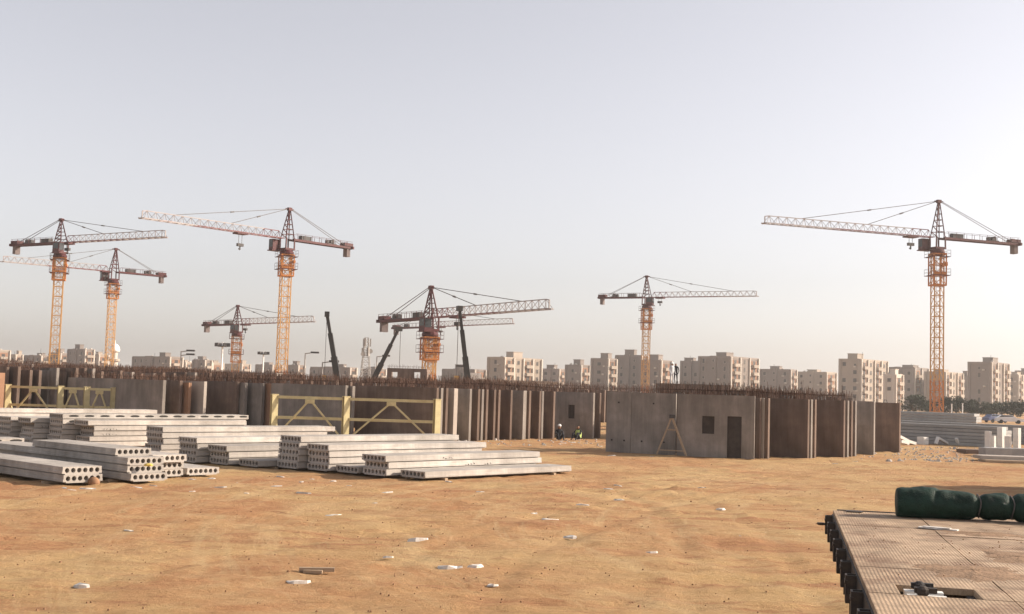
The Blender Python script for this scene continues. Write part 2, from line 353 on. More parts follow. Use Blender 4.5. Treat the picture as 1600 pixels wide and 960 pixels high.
# ------------------------------------------------------------------ apartment blocks on the skyline
_wme = {}
def share(key, fn):
    if key not in _wme: _wme[key] = fn()
    return _wme[key]
def win_mesh(w, h):
    def f():
        b = MB(); b.box(-.06, .02, -w/2, w/2, 0, h); b.mi = 1
        b.box(-.09, .0, -w/2-.08, -w/2, -.08, h+.08); b.box(-.09, .0, w/2, w/2+.08, -.08, h+.08); b.box(-.14, .0, -w/2, w/2, -.10, -.0)
        return b.mesh('window', [M['bld_win'], M['bld_cream']])
    return share(('win', w, h), f)
def balcony_mesh(w):
    def f():
        b = MB(); b.box(-1.15, 0, -w/2, w/2, -.15, 0); b.box(-1.15, -1.03, -w/2, w/2, 0, 1.0); b.box(-1.03, 0, -w/2, -w/2+.12, 0, 1.0); b.box(-1.03, 0, w/2-.12, w/2, 0, 1.0)
        return b.mesh('balcony', M['bld_cream'])
    return share(('bal', w), f)
def bay_mesh(w, h):
    def f():
        b = MB(); b.box(-.10, .02, -w/2, w/2, 0, h); return b.mesh('infill_panel', M['bld_terra'])
    return share(('bay', round(w, 2), round(h, 2)), f)
BCOUNT = [0]
def apartment(x0, xc, x1, ytop, D, style, look, step=None, group=None):
    """corner px xc at depth D; left face runs to px x0 (in shade), right face to px x1 (in sun)."""
    BCOUNT[0] += 1
    rng = random.Random(BCOUNT[0]*7+1)
    C = atD(xc, hor(xc), D); C.z = 0
    top = atD(xc, ytop, D).z
    wl = bis(lambda t: proj(C+EV*t)[0], 0, 120, x0) if x0 < xc else 8
    wr = bis(lambda t: proj(C+EL*t)[0], 0, 160, x1) if x1 > xc else 8
    wl = max(wl, 4); wr = max(wr, 4)
    r = thing('apartment_building', look, 'building', C, GA, group or 'apartment blocks along the skyline')
    wallm = {'g': M['bld_grey'], 'c': M['bld_cream'], 'w': M['bld_white']}[style]
    fl = max(2, int(round(top/3.15))); fh = top/fl
    b = MB(); b.box(0, wr, 0, wl, -0.3, top)
    # corner pier and stair recess on the shaded face
    b.box(-.35, 0, 0, .9, -0.3, top+.5); b.box(-.35, 0, wl-.9, wl, -0.3, top+.3)
    if wl > 9: b.box(-.6, 0, wl*.42, wl*.62, -0.3, top+.9)
    build(b, 'wall', wallm, r)
    b = MB(); t = .28
    b.box(-.12, wr+.12, -.12, t, top, top+.75); b.box(-.12, wr+.12, wl-t, wl+.12, top, top+.75); b.box(-.12, t, t, wl-t, top, top+.75); b.box(wr-t, wr+.12, t, wl-t, top, top+.75)
    build(b, 'parapet', wallm, r)
    b = MB(); hx = wr*rng.uniform(.15, .5); hy = wl*rng.uniform(.15, .45); hh = rng.uniform(1.6, 2.8) if step is None else step
    b.box(hx, hx+min(5, wr*.4), hy, hy+min(4.5, wl*.45), top+.002, top+hh); b.box(hx-.15, hx+min(5, wr*.4)+.15, hy-.15, hy+min(4.5, wl*.45)+.15, top+hh, top+hh+.18)
    build(b, 'stair_head', wallm, r)
    tkm = share('tank', lambda: MB().lathe([(.55, 0), (.55, 1.1), (.3, 1.3)], 8).mesh('water_tank', M['bld_white']))
    for k in range(rng.randint(1, 3)):
        ax = wr*rng.uniform(.1, .9); ay = wl*rng.uniform(.1, .9); link('water_tank', tkm, r, (ax, ay, top+.002))
    b = MB(); ax, ay = wr*rng.uniform(.3, .8), wl*rng.uniform(.3, .8); b.bar((ax, ay, top), (ax, ay, top+rng.uniform(2, 4)), .1)
    build(b, 'antenna', M['steel_dark'], r)
    # shaded face: windows in columns
    nl = max(1, int(wl/4.2))
    wm = win_mesh(*rng.choice(((1.3, 1.4), (1.0, 1.6), (1.7, 1.2), (1.2, 1.2)))); wn = win_mesh(.8, .8)
    for i in range(nl):
        yy = wl*(i+.5)/nl
        for f in range(fl):
            if rng.random() < .12: continue
            if wl > 9 and wl*.40 < yy < wl*.64: o = link('window', wn, r, (-.6, yy, f*fh+1.5))
            else: o = link('window', wm if (i+f) % 5 else wn, r, (0, yy, f*fh+1.0))
    acm = share('ac', lambda: MB().box(-.42, 0, -.45, .45, 0, .6).box(-.44, -.42, -.3, .3, .08, .52).mesh('air_conditioner', M['bld_white']))
    for k in range(fl):
        if rng.random() < .6: link('air_conditioner', acm, r, (-.002, wl*rng.uniform(.12, .36), k*fh+.5))
    # sunny face: pilasters, infill panels, balconies and windows
    nr = max(1, int(wr/5.2)); bw = wr/nr
    pm = share(('pil', round(top, 2)), lambda: MB().box(-.55, 0, -.28, .28, -.3, top+.55).mesh('pilaster', M['bld_white']))
    R = Matrix.Rotation(rad(90), 4, 'Z')
    for i in range(nr+1):
        o = link('pilaster', pm, r, (min(max(i*bw, .3), wr-.3), 0, 0), rad(90))
    for i in range(nr):
        xx = (i+.5)*bw
        if i % 2 == 0 or nr == 1:
            link('infill_panel', bay_mesh(bw*.62, top-.6), r, (xx, 0, .1), rad(90))
            for f in range(1, fl): link('balcony', balcony_mesh(round(min(bw*.66, 3.4), 1)), r, (xx, -.1, f*fh), rad(90))
            for f in range(fl): link('window', win_mesh(1.5, 2.0), r, (xx, -.11, f*fh+.35), rad(90))
        else:
            for f in range(fl): link('window', wm, r, (xx, 0, f*fh+1.0), rad(90))
    return r
def low_wall_building(x0, x1, ytop, D, material, look, cat='building', name='low_building'):
    a = atD(x0, hor(x0), D); b_ = atD(x1, hor(x1), D); top = atD((x0+x1)/2, ytop, D).z; w = b_.x-a.x
    r = thing(name, look, cat, (a.x, D, 0))
    build(MB().box(0, w, 0, 9, -.3, top), 'wall', material, r)
    build(MB().box(-.2, w+.2, -.2, 9.2, top+.002, top+.25), 'roof', M['bld_cream'], r)
    n = max(2, int(w/5))
    for i in range(n): link('window', win_mesh(1.3, 1.2), r, (w*(i+.5)/n, 0, top-2.0), rad(90))
    return r

# x0, corner, x1, top y, distance, wall colour, words
BL = [
 (-30, -8, 14, 549, 560, 'c', 'pale cream apartment block cut by the left edge of the photo'),
 (14, 22, 34, 556, 600, 'c', 'small cream block with balconies, second building from the left edge'),
 (36, 62, 74, 558, 520, 'g', 'dull grey apartment block left of the leftmost tower crane mast'),
 (74, 92, 106, 554, 560, 'g', 'grey apartment block behind the leftmost tower crane mast'),
 (103, 130, 145, 548, 540, 'g', 'tall taupe apartment block just right of the leftmost tower crane mast'),
 (143, 152, 168, 556, 580, 'c', 'cream balcony block left of the second tower crane mast'),
 (205, 263, 284, 560, 500, 'g', 'wide grey-brown block with bright sunlit end, right of the white minaret'),
 (284, 288, 300, 568, 600, 'c', 'small sunlit cream block behind the twin-headed street lamp'),
 (299, 318, 322, 565, 520, 'g', 'narrow taupe block left of the first floodlight mast'),
 (322, 330, 348, 569, 560, 'c', 'low cream block directly behind the first floodlight mast'),
 (348, 376, 390, 571, 640, 'c', 'low cream block behind the small far-off tower crane'),
 (398, 424, 440, 572, 620, 'g', 'low taupe block behind the thin floodlight mast'),
 (449, 464, 472, 573, 520, 'g', 'low grey-brown block right of the tall left tower crane mast'),
 (484, 545, 556, 577, 480, 'g', 'long low block behind the leftmost telescopic boom'),
 (566, 590, 602, 579, 560, 'g', 'low block behind the lattice telecom mast'),
 (690, 740, 758, 580, 480, 'g', 'long low taupe block behind the white billboard'),
 (760, 786, 845, 561, 430, 'c', 'grey gable and long sunlit row of terracotta balconies, right of the billboard'),
 (845, 872, 884, 579, 520, 'g', 'low taupe block right of the long terracotta-balcony building'),
 (882, 906, 920, 573, 480, 'g', 'stepped block with two white sunlit strips, left of the fair-sized grey twin blocks'),
 (922, 948, 962, 563, 440, 'g', 'grey block with a narrow window strip, left of the middle-right tower crane'),
 (960, 1000, 1010, 558, 460, 'g', 'grey block immediately left of the middle-right crane mast'),
 (1000, 1031, 1048, 566, 430, 'g', 'grey block with cream sunlit side behind the two standing workers'),
 (1062, 1094, 1104, 567, 470, 'g', 'grey block right of the two standing workers'),
 (1090, 1140, 1184, 560, 440, 'g', 'large grey block with sunlit ochre balcony rows on its right side'),
 (1186, 1234, 1244, 580, 500, 'g', 'low brownish block between the two large balcony buildings'),
 (1244, 1290, 1306, 584, 520, 'c', 'low cream stepped block left of the tall pale tower block'),
 (1310, 1344, 1386, 564, 430, 'c', 'tall pale block with terracotta window strips behind the far end of the panels'),
 (1380, 1428, 1450, 577, 470, 'g', 'broad tan block with one white strip, left of the big right-hand crane mast'),
 (1392, 1398, 1410, 588, 400, 'w', 'small white low building in front of the broad tan block'),
 (1444, 1476, 1504, 584, 460, 'c', 'cream balcony block directly behind the big right-hand crane mast'),
 (1500, 1511, 1520, 590, 520, 'g', 'narrow grey block in the gap left of the tall taupe tower block'),
 (1512, 1548, 1576, 569, 420, 'g', 'tall taupe tower block with cream balconies near the right edge'),
 (1570, 1590, 1604, 588, 500, 'c', 'tan block right of the tall taupe tower block'),
 (1586, 1612, 1640, 582, 540, 'g', 'grey block cut by the right edge of the photo'),
]
for b in BL: apartment(*b)
low_wall_building(752, 870, 597, 210, M['bld_white'], 'long white single-storey site building behind the standing panels', 'building', 'site_building')

# ------------------------------------------------------------------ tower cranes
def lattice_section(w, h, leg, lace, name, mats):
    b = MB(); s = w/2; cs = [(-s, -s), (s, -s), (s, s), (-s, s)]
    for x, y in cs: b.bar((x, y, 0), (x, y, h), leg)
    for i in range(4):
        a = cs[i]; c = cs[(i+1) % 4]
        b.bar((*a, .06), (*c, .06), lace*1.3)
        b.bar((*a, .06), (*c, h-.02) if i % 2 == 0 else (*c, h-.02), lace)
    for k in range(3): b.bar((-.25, -s*.3, h*(k+.5)/3), (.25, -s*.3, h*(k+.5)/3), .05)   # ladder rungs
    b.bar((-.25, -s*.3, 0), (-.25, -s*.3, h), .05); b.bar((.25, -s*.3, 0), (.25, -s*.3, h), .05)
    return b.mesh(name, mats)
SEC_H = 1.6
mast_or = lattice_section(1.46, SEC_H, .155, .07, 'mast_section', M['crane_yellow'])
mast_lo = lattice_section(1.46, SEC_H, .18, .09, 'mast_section', M['crane_orange'])
def cage_mesh(hc):
    b = MB(); s = 1.0
    for x in (-s, s):
        for y in (-s, s): b.bar((x, y, 0), (x, y, hc), .17)
    n = int(hc/1.3)
    for k in range(n+1):
        z = hc*k/n; t = .11 if k % 3 else .22
        for a, c in (((-s, -s), (s, -s)), ((s, -s), (s, s)), ((s, s), (-s, s)), ((-s, s), (-s, -s))):
            b.bar((*a, z), (*c, z), t)
            if k < n: b.bar((*a, z), (*c, z+hc/n), .07)
    b.box(-s-.02, s+.02, -s-.25, -s+.1, hc*.30, hc*.42); b.box(s-.1, s+.25, -s, s, hc*.62, hc*.74)   # jacking yoke
    return b.mesh('climbing_cage', M['crane_orange'])
def platform_mesh():
    b = MB(); s = 1.5; i = 1.12
    for x0, x1, y0, y1 in ((-s, s, -s, -i), (-s, s, i, s), (-s, -i, -i, i), (i, s, -i, i)): b.box(x0, x1, y0, y1, 0, .08)
    for x, y in [(-s, -s), (0, -s), (s, -s), (s, 0), (s, s), (0, s), (-s, s), (-s, 0)]: b.bar((x, y, 0), (x, y, 1.05), .035)
    for z in (.55, 1.05):
        for a, c in (((-s, -s), (s, -s)), ((s, -s), (s, s)), ((s, s), (-s, s)), ((-s, s), (-s, -s))): b.bar((*a, z), (*c, z), .03)
    return b.mesh('platform', M['crane_red'])
PLAT = platform_mesh()
def tower_crane(label, mast_px, jib_y, apex_y, tip, cend_px, D, cage_px, hook=None, mrot=0.25, orange_low=3):
    base = atD(mast_px, jib_y, D); zj = base.z
    apex = atD(mast_px, apex_y, D).z - zj
    tipw = P(tip[0], tip[1], zj) if True else None
    dirv = Vector((tipw.x-base.x, tipw.y-base.y, 0)); JL = dirv.length; dirv.normalize()
    cl = bis(lambda t: proj(base-dirv*t)[0], 0, 40, cend_px); cl = min(max(cl, 9), 16)
    hc = max(4, (cage_px-jib_y)/F*D)        # px height of jib down to cage bottom
    hc = min(hc, zj-1.5)
    r = thing('tower_crane', label, 'crane', (base.x, base.y, 0), 0, 'tower cranes over the site')
    slew_z = zj-2.6; n = max(2, int(slew_z/SEC_H)); sh = slew_z/n
    for k in range(n):
        o = link('mast_section', mast_lo if k < orange_low else mast_or, r, (0, 0, k*sh), mrot); o.scale = (1, 1, sh/SEC_H*.9995)
    build(MB().box(-2.4, 2.4, -2.4, 2.4, -.3, .35), 'footing', M['ballast'], r)
    cage = link('climbing_cage', cage_mesh(round(hc-2.6, 1)), r, (0, 0, zj-hc), mrot)
    for k in (.30, .90): link('platform', PLAT, cage, (0, 0, (hc-2.6)*k))
    ang = math.atan2(dirv.y, dirv.x)
    # slewing ring and turntable
    b = MB(); b.lathe([(.95, slew_z), (1.15, slew_z+.2), (1.15, slew_z+.45), (.9, slew_z+.8)], 14); b.box(-.95, .95, -.9, .9, slew_z+.8, slew_z+1.1)
    for x in (-.85, .85):
        for y in (-.8, .8): b.bar((x, y, slew_z+1.1), (x*.95, y, zj+.2), .18)
    build(b, 'slewing_unit', M['crane_red'], r, (0, 0, 0), ang)
    cab = build(MB().box(.5, 2.1, -2.0, -.95, slew_z+.75, slew_z+2.5).box(.35, 2.3, -2.1, -.85, slew_z+.6, slew_z+.75), 'cab', M['crane_red'], r, (0, 0, 0), ang)
    build(MB().box(2.1, 2.14, -1.92, -1.03, slew_z+1.2, slew_z+2.35).box(.7, 1.95, -2.03, -2.0, slew_z+1.4, slew_z+2.35), 'window', M['glass'], cab)
    # tower head: four legs meeting at the apex
    b = MB(); tx = -.2
    for x in (-.85, .85):
        for y in (-.7, .7): b.bar((x, y, zj), (tx+x*.12, y*.12, zj+apex-.3), .15)
    for k in range(1, 6):
        t = k/6; q = 1-t*.88
        for y in (-.7, .7): b.bar((-.85*q+tx*t, y*q, zj+(apex-.3)*t), (.85*q+tx*t, y*q, zj+(apex-.3)*t), .10)
        b.bar((-.85*q+tx*t, -.7*q, zj+(apex-.3)*t), (-.85*q+tx*t, .7*q, zj+(apex-.3)*t), .10)
        t2 = (k-1)/6; q2 = 1-t2*.88
        b.bar((-.85*q2+tx*t2, -.7*q2, zj+(apex-.3)*t2), (.85*q+tx*t, -.7*q, zj+(apex-.3)*t), .10)
    b.box(tx-.35, tx+.35, -.25, .25, zj+apex-.45, zj+apex+.05); b.bar((tx-.8, 0, zj+apex-.2), (tx+.8, 0, zj+apex-.2), .16)
    build(b, 'tower_head', M['crane_red'], r, (0, 0, 0), ang)
    # jib: triangular lattice, two lower chords and one upper
    b = MB(); jh = 1.15; jw = 1.15; n = int((JL-1)/1.45); xs = [1.0+(JL-1.0)*k/n for k in range(n+1)]
    for k in range(n):
        b.mi = 1 if k < n*.32 else 0
        xa, xb = xs[k], xs[k+1]; xm = (xa+xb)/2
        b.mi = 1 if k < n*.6 else 0
        for y in (-jw/2, jw/2): b.bar((xa, y, zj), (xb, y, zj), .12)
        b.mi = 1 if k < n*.12 else 0
        if k: b.bar((xs[k-1]/2+xa/2, 0, zj+jh), (xm, 0, zj+jh), .11)
        for y in (-jw/2, jw/2):
            b.bar((xa, y, zj), (xm, 0, zj+jh), .058); b.bar((xm, 0, zj+jh), (xb, y, zj), .058)
        b.bar((xa, -jw/2, zj), (xa, jw/2, zj), .07); b.bar((xa, -jw/2, zj), (xb, jw/2, zj), .06)
    b.mi = 0; b.bar((xs[-2]/2+xs[-1]/2, 0, zj+jh), (JL, 0, zj+jh*.9), .13); b.bar((JL, -jw/2, zj), (JL, jw/2, zj), .14); b.bar((JL, 0, zj+jh*.9), (JL, 0, zj), .13)
    b.bar((JL, -jw/2, zj), (JL+.5, 0, zj-.05), .2)
    build(b, 'jib', [M['crane_white'], M['crane_jib_red']], r, (0, 0, 0), ang)
    # counter jib with deck, rails, winch, control box
    b = MB()
    for y in (-.55, .55): b.bar((-.8, y, zj-.02), (-cl, y, zj-.02), .2, .34)
    b.box(-cl, -.9, -.42, .42, zj-.06, zj+.06); b.bar((-cl, -.9, zj), (-cl, .9, zj), .3, .45)
    k = -1.6
    while k > -cl:
        for y in (-.62, .62): b.bar((k, y, zj+.1), (k, y, zj+1.0), .05)
        k -= 1.5
    for y in (-.62, .62): b.bar((-1.2, y, zj+1.0), (-cl, y, zj+1.0), .045)
    cj = build(b, 'counter_jib', M['crane_red'], r, (0, 0, 0), ang)
    build(MB().box(-4.6, -2.6, -.45, .45, zj+.07, zj+.85), 'control_box', M['steel_dark'], r, (0, 0, 0), ang)
    b = MB(); b.lathe([(.42, -.5), (.42, .5)], 12, Matrix.Translation((-cl*.68, 0, zj+.52)) @ Matrix.Rotation(rad(90), 4, 'X')); b.box(-cl*.68-.9, -cl*.68+.9, -.5, .5, zj+.07, zj+.3); b.box(-cl*.68+.5, -cl*.68+1.0, -.3, .3, zj+.3, zj+.8)
    build(b, 'winch', M['steel_dark'], r, (0, 0, 0), ang)
    build(MB().box(-cl-.15, -cl+1.7, -.6, .6, zj+.24, zj+.75), 'ballast_frame', M['crane_red'], r, (0, 0, 0), ang)
    b = MB()
    for k in range(2): b.box(-cl+.35+k*.38, -cl+.70+k*.38, -.5, .5, zj-1.55, zj+.2)
    build(b, 'counterweight', M['ballast'], r, (0, 0, 0), ang)
    # pendant ties
    for tx1, nm in ((JL*.80, 1), (JL*.42, 1)):
        build(MB().bar((.1, 0, zj+apex-.2), (tx1, 0, zj+jh), .085).bar((tx1*.5, 0, zj+jh*.5+apex*.5-.1), (tx1*.5+.6, 0, zj+jh*.5+apex*.5-.1-.6*(apex-jh)/tx1), .2), 'pendant_tie', M['cable'], r, (0, 0, 0), ang)
    for y in (-.5, .5): build(MB().bar((-.6, y*.3, zj+apex-.2), (-cl+1.2, y, zj+.2), .07), 'pendant_tie', M['cable'], r, (0, 0, 0), ang)
    # trolley and hook block
    if hook:
        hx = bis(lambda t: proj(base+dirv*t)[0], 0, JL, hook[0]); hl = max(.8, (hook[1]-proj(base+dirv*hx)[1])/F*(base+dirv*hx).y)
    else: hx, hl = 3.2, .9
    tr = build(MB().box(hx-1.0, hx+1.0, -.7, .7, zj-.32, zj-.1), 'trolley', M['crane_red'], r, (0, 0, 0), ang)
    build(MB().bar((hx-.3, 0, zj-.3), (hx-.3, 0, zj-hl), .05).bar((hx+.3, 0, zj-.3), (hx+.3, 0, zj-hl), .05), 'hoist_rope', M['cable'], r, (0, 0, 0), ang)
    b = MB(); b.box(hx-.55, hx+.55, -.2, .2, zj-hl-.45, zj-hl); b.bar((hx, 0, zj-hl-.45), (hx, 0, zj-hl-1.0), .16); b.bar((hx, 0, zj-hl-1.0), (hx+.25, 0, zj-hl-.8), .14)
    build(b, 'hook_block', M['steel_dark'], r, (0, 0, 0), ang)
    return r
tower_crane('leftmost tower crane, jib pointing right, with wide orange climbing cage', 95, 380, 342, (258, 371), 22, 200, 438, (106, 388), .3)
tower_crane('tower crane second from the left, long jib crossing behind its neighbour to the left edge', 178, 425, 388, (5, 409), 257, 250, 467, (165, 430), .55)
tower_crane('tall tower crane left of centre with jib rising left and hook hanging under it', 449, 374, 325, (222, 341), 547, 190, 432, (376, 381), .45)
tower_crane('small far-off tower crane behind the floodlight masts, jib pointing right', 371, 507, 477, (490, 503), 321, 250, 566, None, .2)
tower_crane('short thick orange tower crane in the centre with its cage near the ground', 673, 497, 447, (858, 483), 597, 160, 562, (715, 502), .35)
tower_crane('tower crane hidden behind the short central crane, only its lower jib showing', 676, 511, 483, (801, 506), 608, 270, 566, None, .3)
tower_crane('tower crane right of centre, level pale jib pointing right', 1011, 465, 431, (1182, 463), 937, 270, 515, None, .15)
tower_crane('big tower crane at the right with long pale jib pointing left', 1465, 372, 313, (1195, 349), 1590, 185, 447, (1423, 380), .05, 4)

# ------------------------------------------------------------------ mobile cranes (only the booms clear the panels)
def mobile_crane(label, tip, foot, D, heading):
    T = atD(tip[0], tip[1], D); B = atD(foot[0], foot[1], D); dirv = (T-B).normalized()
    # pivot at 2.6 m
    pv = B+dirv*((2.6-B.z)/dirv.z); L = (T-pv).length
    r = thing('mobile_crane', label, 'mobile crane', (pv.x, pv.y, 0), heading, 'mobile cranes behind the panels')
    Ri = Matrix.Rotation(-heading, 3, 'Z'); d = Ri @ dirv; p = Vector((0, 0, 2.6))
    bm_ = build(MB().bar(p, p+d*L*.42, .74, .74), 'boom', M['boom'], r)
    build(MB().bar(p+d*L*.42, p+d*L*.74, .56, .56), 'boom_section', M['boom'], bm_)
    build(MB().bar(p+d*L*.74, p+d*L, .38, .38).box(-.5, .5, -.3, .3, -.35, .3, Matrix.Translation(p+d*L)), 'boom_section', M['boom'], bm_)
    tp = p+d*L
    build(MB().bar(tp+Vector((.3, 0, 0)), Vector((tp.x+.3, tp.y, tp.z*.35)), .06), 'hoist_rope', M['cable'], r)
    build(MB().box(tp.x, tp.x+.6, tp.y-.25, tp.y+.25, tp.z*.35-.8, tp.z*.35), 'hook_block', M['boom_yellow'], r)
    build(MB().bar((1.6, 0, 1.9), p+d*L*.2, .35), 'luffing_ram', M['steel_dark'], r)
    build(MB().box(-3.2, 1.4, -1.2, 1.2, 1.5, 2.9).box(-3.6, -2.6, -1.25, 1.25, 1.4, 3.3), 'superstructure', M['boom_yellow'], r)
    cb = build(MB().box(.2, 1.9, -1.3, -.35, 1.6, 3.2), 'operator_cab', M['boom_yellow'], r)
    build(MB().box(.5, 1.93, -1.33, -.32, 2.2, 3.05), 'window', M['glass'], cb)
    build(MB().box(-5.5, 5.5, -1.25, 1.25, .9, 1.45).box(5.5, 7.3, -1.25, 1.25, .7, 2.6), 'carrier', M['boom_yellow'], r)
    tw = share('mwheel', lambda: MB().lathe([(.2, -.2), (.6, -.22), (.65, -.1), (.65, .1), (.6, .22), (.2, .2)], 16, Matrix.Rotation(rad(90), 4, 'X')).mesh('wheel', M['tyre']))
    for x in (-4.2, -2.6, 2.6, 4.2):
        for y in (-1.05, 1.05): link('wheel', tw, r, (x, y, .65))
    return r
mobile_crane('mobile crane with dark telescopic boom nearly upright, leftmost of the three booms', (511, 491), (525, 577), 150, rad(100))
mobile_crane('mobile crane with boom leaning right under the central tower crane', (623, 514), (590, 581), 170, rad(20))
mobile_crane('mobile crane with steep dark boom just right of the central tower crane', (718, 482), (729, 577), 150, rad(110))

# ------------------------------------------------------------------ poles, masts, minaret, billboard
def street_lamp(px, ytop, D, side, label, double=False):
    t = atD(px, ytop, D); h = t.z
    r = thing('street_lamp', label, 'street lamp', (t.x, t.y, 0), 0, 'street lamps along the far road')
    build(MB().bar((0, 0, 0), (0, 0, h), .30, n=8, w2=.16), 'pole', M['lamp_metal'], r)
    for s in ((side, -side*.01) if double else (side,)):
        z = h if s == side else h-.6
        build(MB().bar((0, 0, z-.1), (side*1.2, 0, z+.1), .14), 'arm', M['lamp_metal'], r)
        build(MB().box(min(side*.9, side*2.2), max(side*.9, side*2.2), -.25, .25, z+.0, z+.28), 'lamp_head', M['steel_dark'], r)
    return r
street_lamp(283, 549, 190, 1, 'twin-headed street lamp left of the floodlight masts', True)
street_lamp(477, 552, 190, 1, 'street lamp right of the tall left crane mast')
street_lamp(589, 557, 200, 1, 'street lamp beside the lattice telecom mast')
street_lamp(733, 574, 200, -1, 'short street lamp at the foot of the steep right boom')
street_lamp(504, 566, 160, 1, 'thin dark pole lamp left of the leftmost telescopic boom')
def flood_mast(px, ytop, D, label):
    t = atD(px, ytop, D); h = t.z
    r = thing('floodlight_mast', label, 'floodlight mast', (t.x, t.y, 0), 0, 'floodlight masts')
    build(MB().bar((0, 0, 0), (0, 0, h), .6, n=10, w2=.3), 'pole', M['white_paint'], r)
    build(MB().lathe([(.9, h-.9), (1.0, h-.85), (1.0, h-.75), (.9, h-.7)], 12), 'head_ring', M['steel_dark'], r)
    for k in range(6):
        a = k*math.pi/3; build(MB().box(-.35, .35, -.2, .2, -.35, .35, Matrix.Translation((1.15*math.cos(a), 1.15*math.sin(a), h-.5)) @ Matrix.Rotation(a, 4, 'Z')), 'floodlight', M['steel_dark'], r)
    return r
flood_mast(348, 535, 230, 'nearer floodlight mast with ring of lamps left of the small far-off crane')
flood_mast(412, 549, 300, 'thinner floodlight mast between the small far-off crane and the tall crane')
def telecom(px, ytop, D):
    t = atD(px, ytop, D); h = t.z
    r = thing('telecom_mast', 'pale lattice telecom mast with antennas left of the central crane', 'mast', (t.x, t.y, 0), .3)
    b = MB(); n = 12
    for k in range(n):
        za, zb = h*k/n, h*(k+1)/n; wa = 1.5*(1-.72*k/n); wb = 1.5*(1-.72*(k+1)/n)
        for i in range(4):
            c = [(-1, -1), (1, -1), (1, 1), (-1, 1)]; a0 = c[i]; a1 = c[(i+1) % 4]
            b.bar((a0[0]*wa, a0[1]*wa, za), (a0[0]*wb, a0[1]*wb, zb), .13); b.bar((a0[0]*wa, a0[1]*wa, za), (a1[0]*wb, a1[1]*wb, zb), .09); b.bar((a0[0]*wb, a0[1]*wb, zb), (a1[0]*wb, a1[1]*wb, zb), .09)
    build(b, 'lattice', M['lamp_metal'], r)
    for k in range(6):
        a = k*math.pi/3; build(MB().box(-.14, .14, -.22, .22, -1.0, 1.0, Matrix.Translation((1.0*math.cos(a), 1.0*math.sin(a), h-1.2-(k % 2)*2.4)) @ Matrix.Rotation(a, 4, 'Z')), 'antenna_panel', M['lamp_metal'], r)
    for z, x in ((h-3.4, .9), (h-4.2, -.9)): build(MB().lathe([(.1, 0), (.6, .18), (.62, .3)], 12, Matrix.Translation((x, -.6, z)) @ Matrix.Rotation(rad(90), 4, 'X')), 'dish', M['lamp_metal'], r)
    return r
telecom(573, 528, 300)
t = atD(180, 537, 420); r = thing('minaret', 'slim white minaret with domed top beside the second tower crane mast', 'minaret', (t.x, t.y, 0))
h = t.z
build(MB().lathe([(1.3, -.2), (1.25, h-5.5), (1.0, h-5.3), (1.0, h-3.0), (1.6, h-2.9)], 12), 'shaft', M['bld_white'], r)
build(MB().lathe([(1.7, h-6.4), (1.9, h-6.2), (1.9, h-5.5), (1.75, h-5.4)], 14), 'balcony', M['bld_cream'], r)
build(MB().lathe([(1.7, h-2.9), (1.75, h-2.2), (1.5, h-1.2), (.9, h-.4), (.15, h), (.06, h+1.2)], 14), 'dome', M['white_paint'], r, smooth=True)
t = atD(743, 583, 150); r = thing('billboard', 'small blank white board standing behind the panels left of the terracotta balconies', 'billboard', (t.x, t.y, 0))
build(MB().box(-.65, .65, -.05, .05, t.z-.85, t.z), 'board', M['white_paint'], r)
for x in (-.45, .45): build(MB().bar((x, .1, 0), (x, .1, t.z), .09), 'post', M['lamp_metal'], r)
for px, yt, nm in ((1487, 632, 'left'), (1504, 631, 'right')):
    t = atD(px, yt, 140); o = build(MB().bar((0, 0, 0), (0, 0, t.z), .14, n=8).box(-.09, .09, -.09, .09, t.z, t.z+.05), 'marker_post', M['white_paint'], None, (t.x, t.y, 0))
    tag(o, nm+' one of the two thin white posts in front of the trees at right', 'post', 'white posts before the trees')

# ------------------------------------------------------------------ trees
def crown_mesh(seed, R_, H_):
    rng = random.Random(seed); b = MB(); clumps = []
    for k in range(16):
        a = rng.uniform(0, 6.28); rr = R_*math.sqrt(rng.random())*.75; z = H_*rng.uniform(.30, .92)
        k2 = 1-.55*abs(z/H_-.5)*1.2; clumps.append((rr*math.cos(a)*k2, rr*math.sin(a)*k2, z, rng.uniform(.45, .85)*R_*.45))
    for cx, cy, cz, cr in clumps:
        for i in range(110):
            d = Vector((rng.gauss(0, 1), rng.gauss(0, 1), rng.gauss(0, .8)))
            if d.length < .1: continue
            d = d.normalized()*cr*rng.uniform(.55, 1.08); p = Vector((cx, cy, cz))+d
            s = rng.uniform(.14, .30); M3 = Matrix.Rotation(rng.uniform(0, 6.28), 3, Vector((rng.gauss(0, 1), rng.gauss(0, 1), rng.gauss(0, 1))).normalized())
            b.add([p+M3 @ Vector(q) for q in ((-s, 0, 0), (0, -s*.45, .03), (s, 0, 0), (0, s*.45, .03))], [(0, 1, 2, 3)])
    return b.mesh('crown', M['leaf'], fixn=False)
def trunk_mesh(seed, H_):
    rng = random.Random(seed); b = MB(); b.bar((0, 0, -.2), (.1, .05, H_*.45), .34, n=8, w2=.22)
    for k in range(6):
        a = k*1.05+rng.random(); z = H_*rng.uniform(.25, .45); q = Vector((math.cos(a)*H_*.25, math.sin(a)*H_*.25, z+H_*.3)); b.bar((.08, .04, z), q, .14, n=6, w2=.05)
    return b.mesh('trunk', M['bark'])
CR = [(crown_mesh(s, 2.9, 5.6), trunk_mesh(s, 5.6)) for s in (1, 2, 3, 4)]
TW = ['big round dark tree at the left end of the tree row beside the panels', 'tree just left of the big crane mast foot', 'tree just right of the big crane mast foot',
      'tree behind the left thin white post', 'tree behind the right thin white post', 'low tree left of the tall taupe tower block foot', 'tree in front of the tall taupe tower block',
      'tree behind the parked cars', 'tree right of the parked cars', 'rightmost tree, cut by the right edge of the photo']
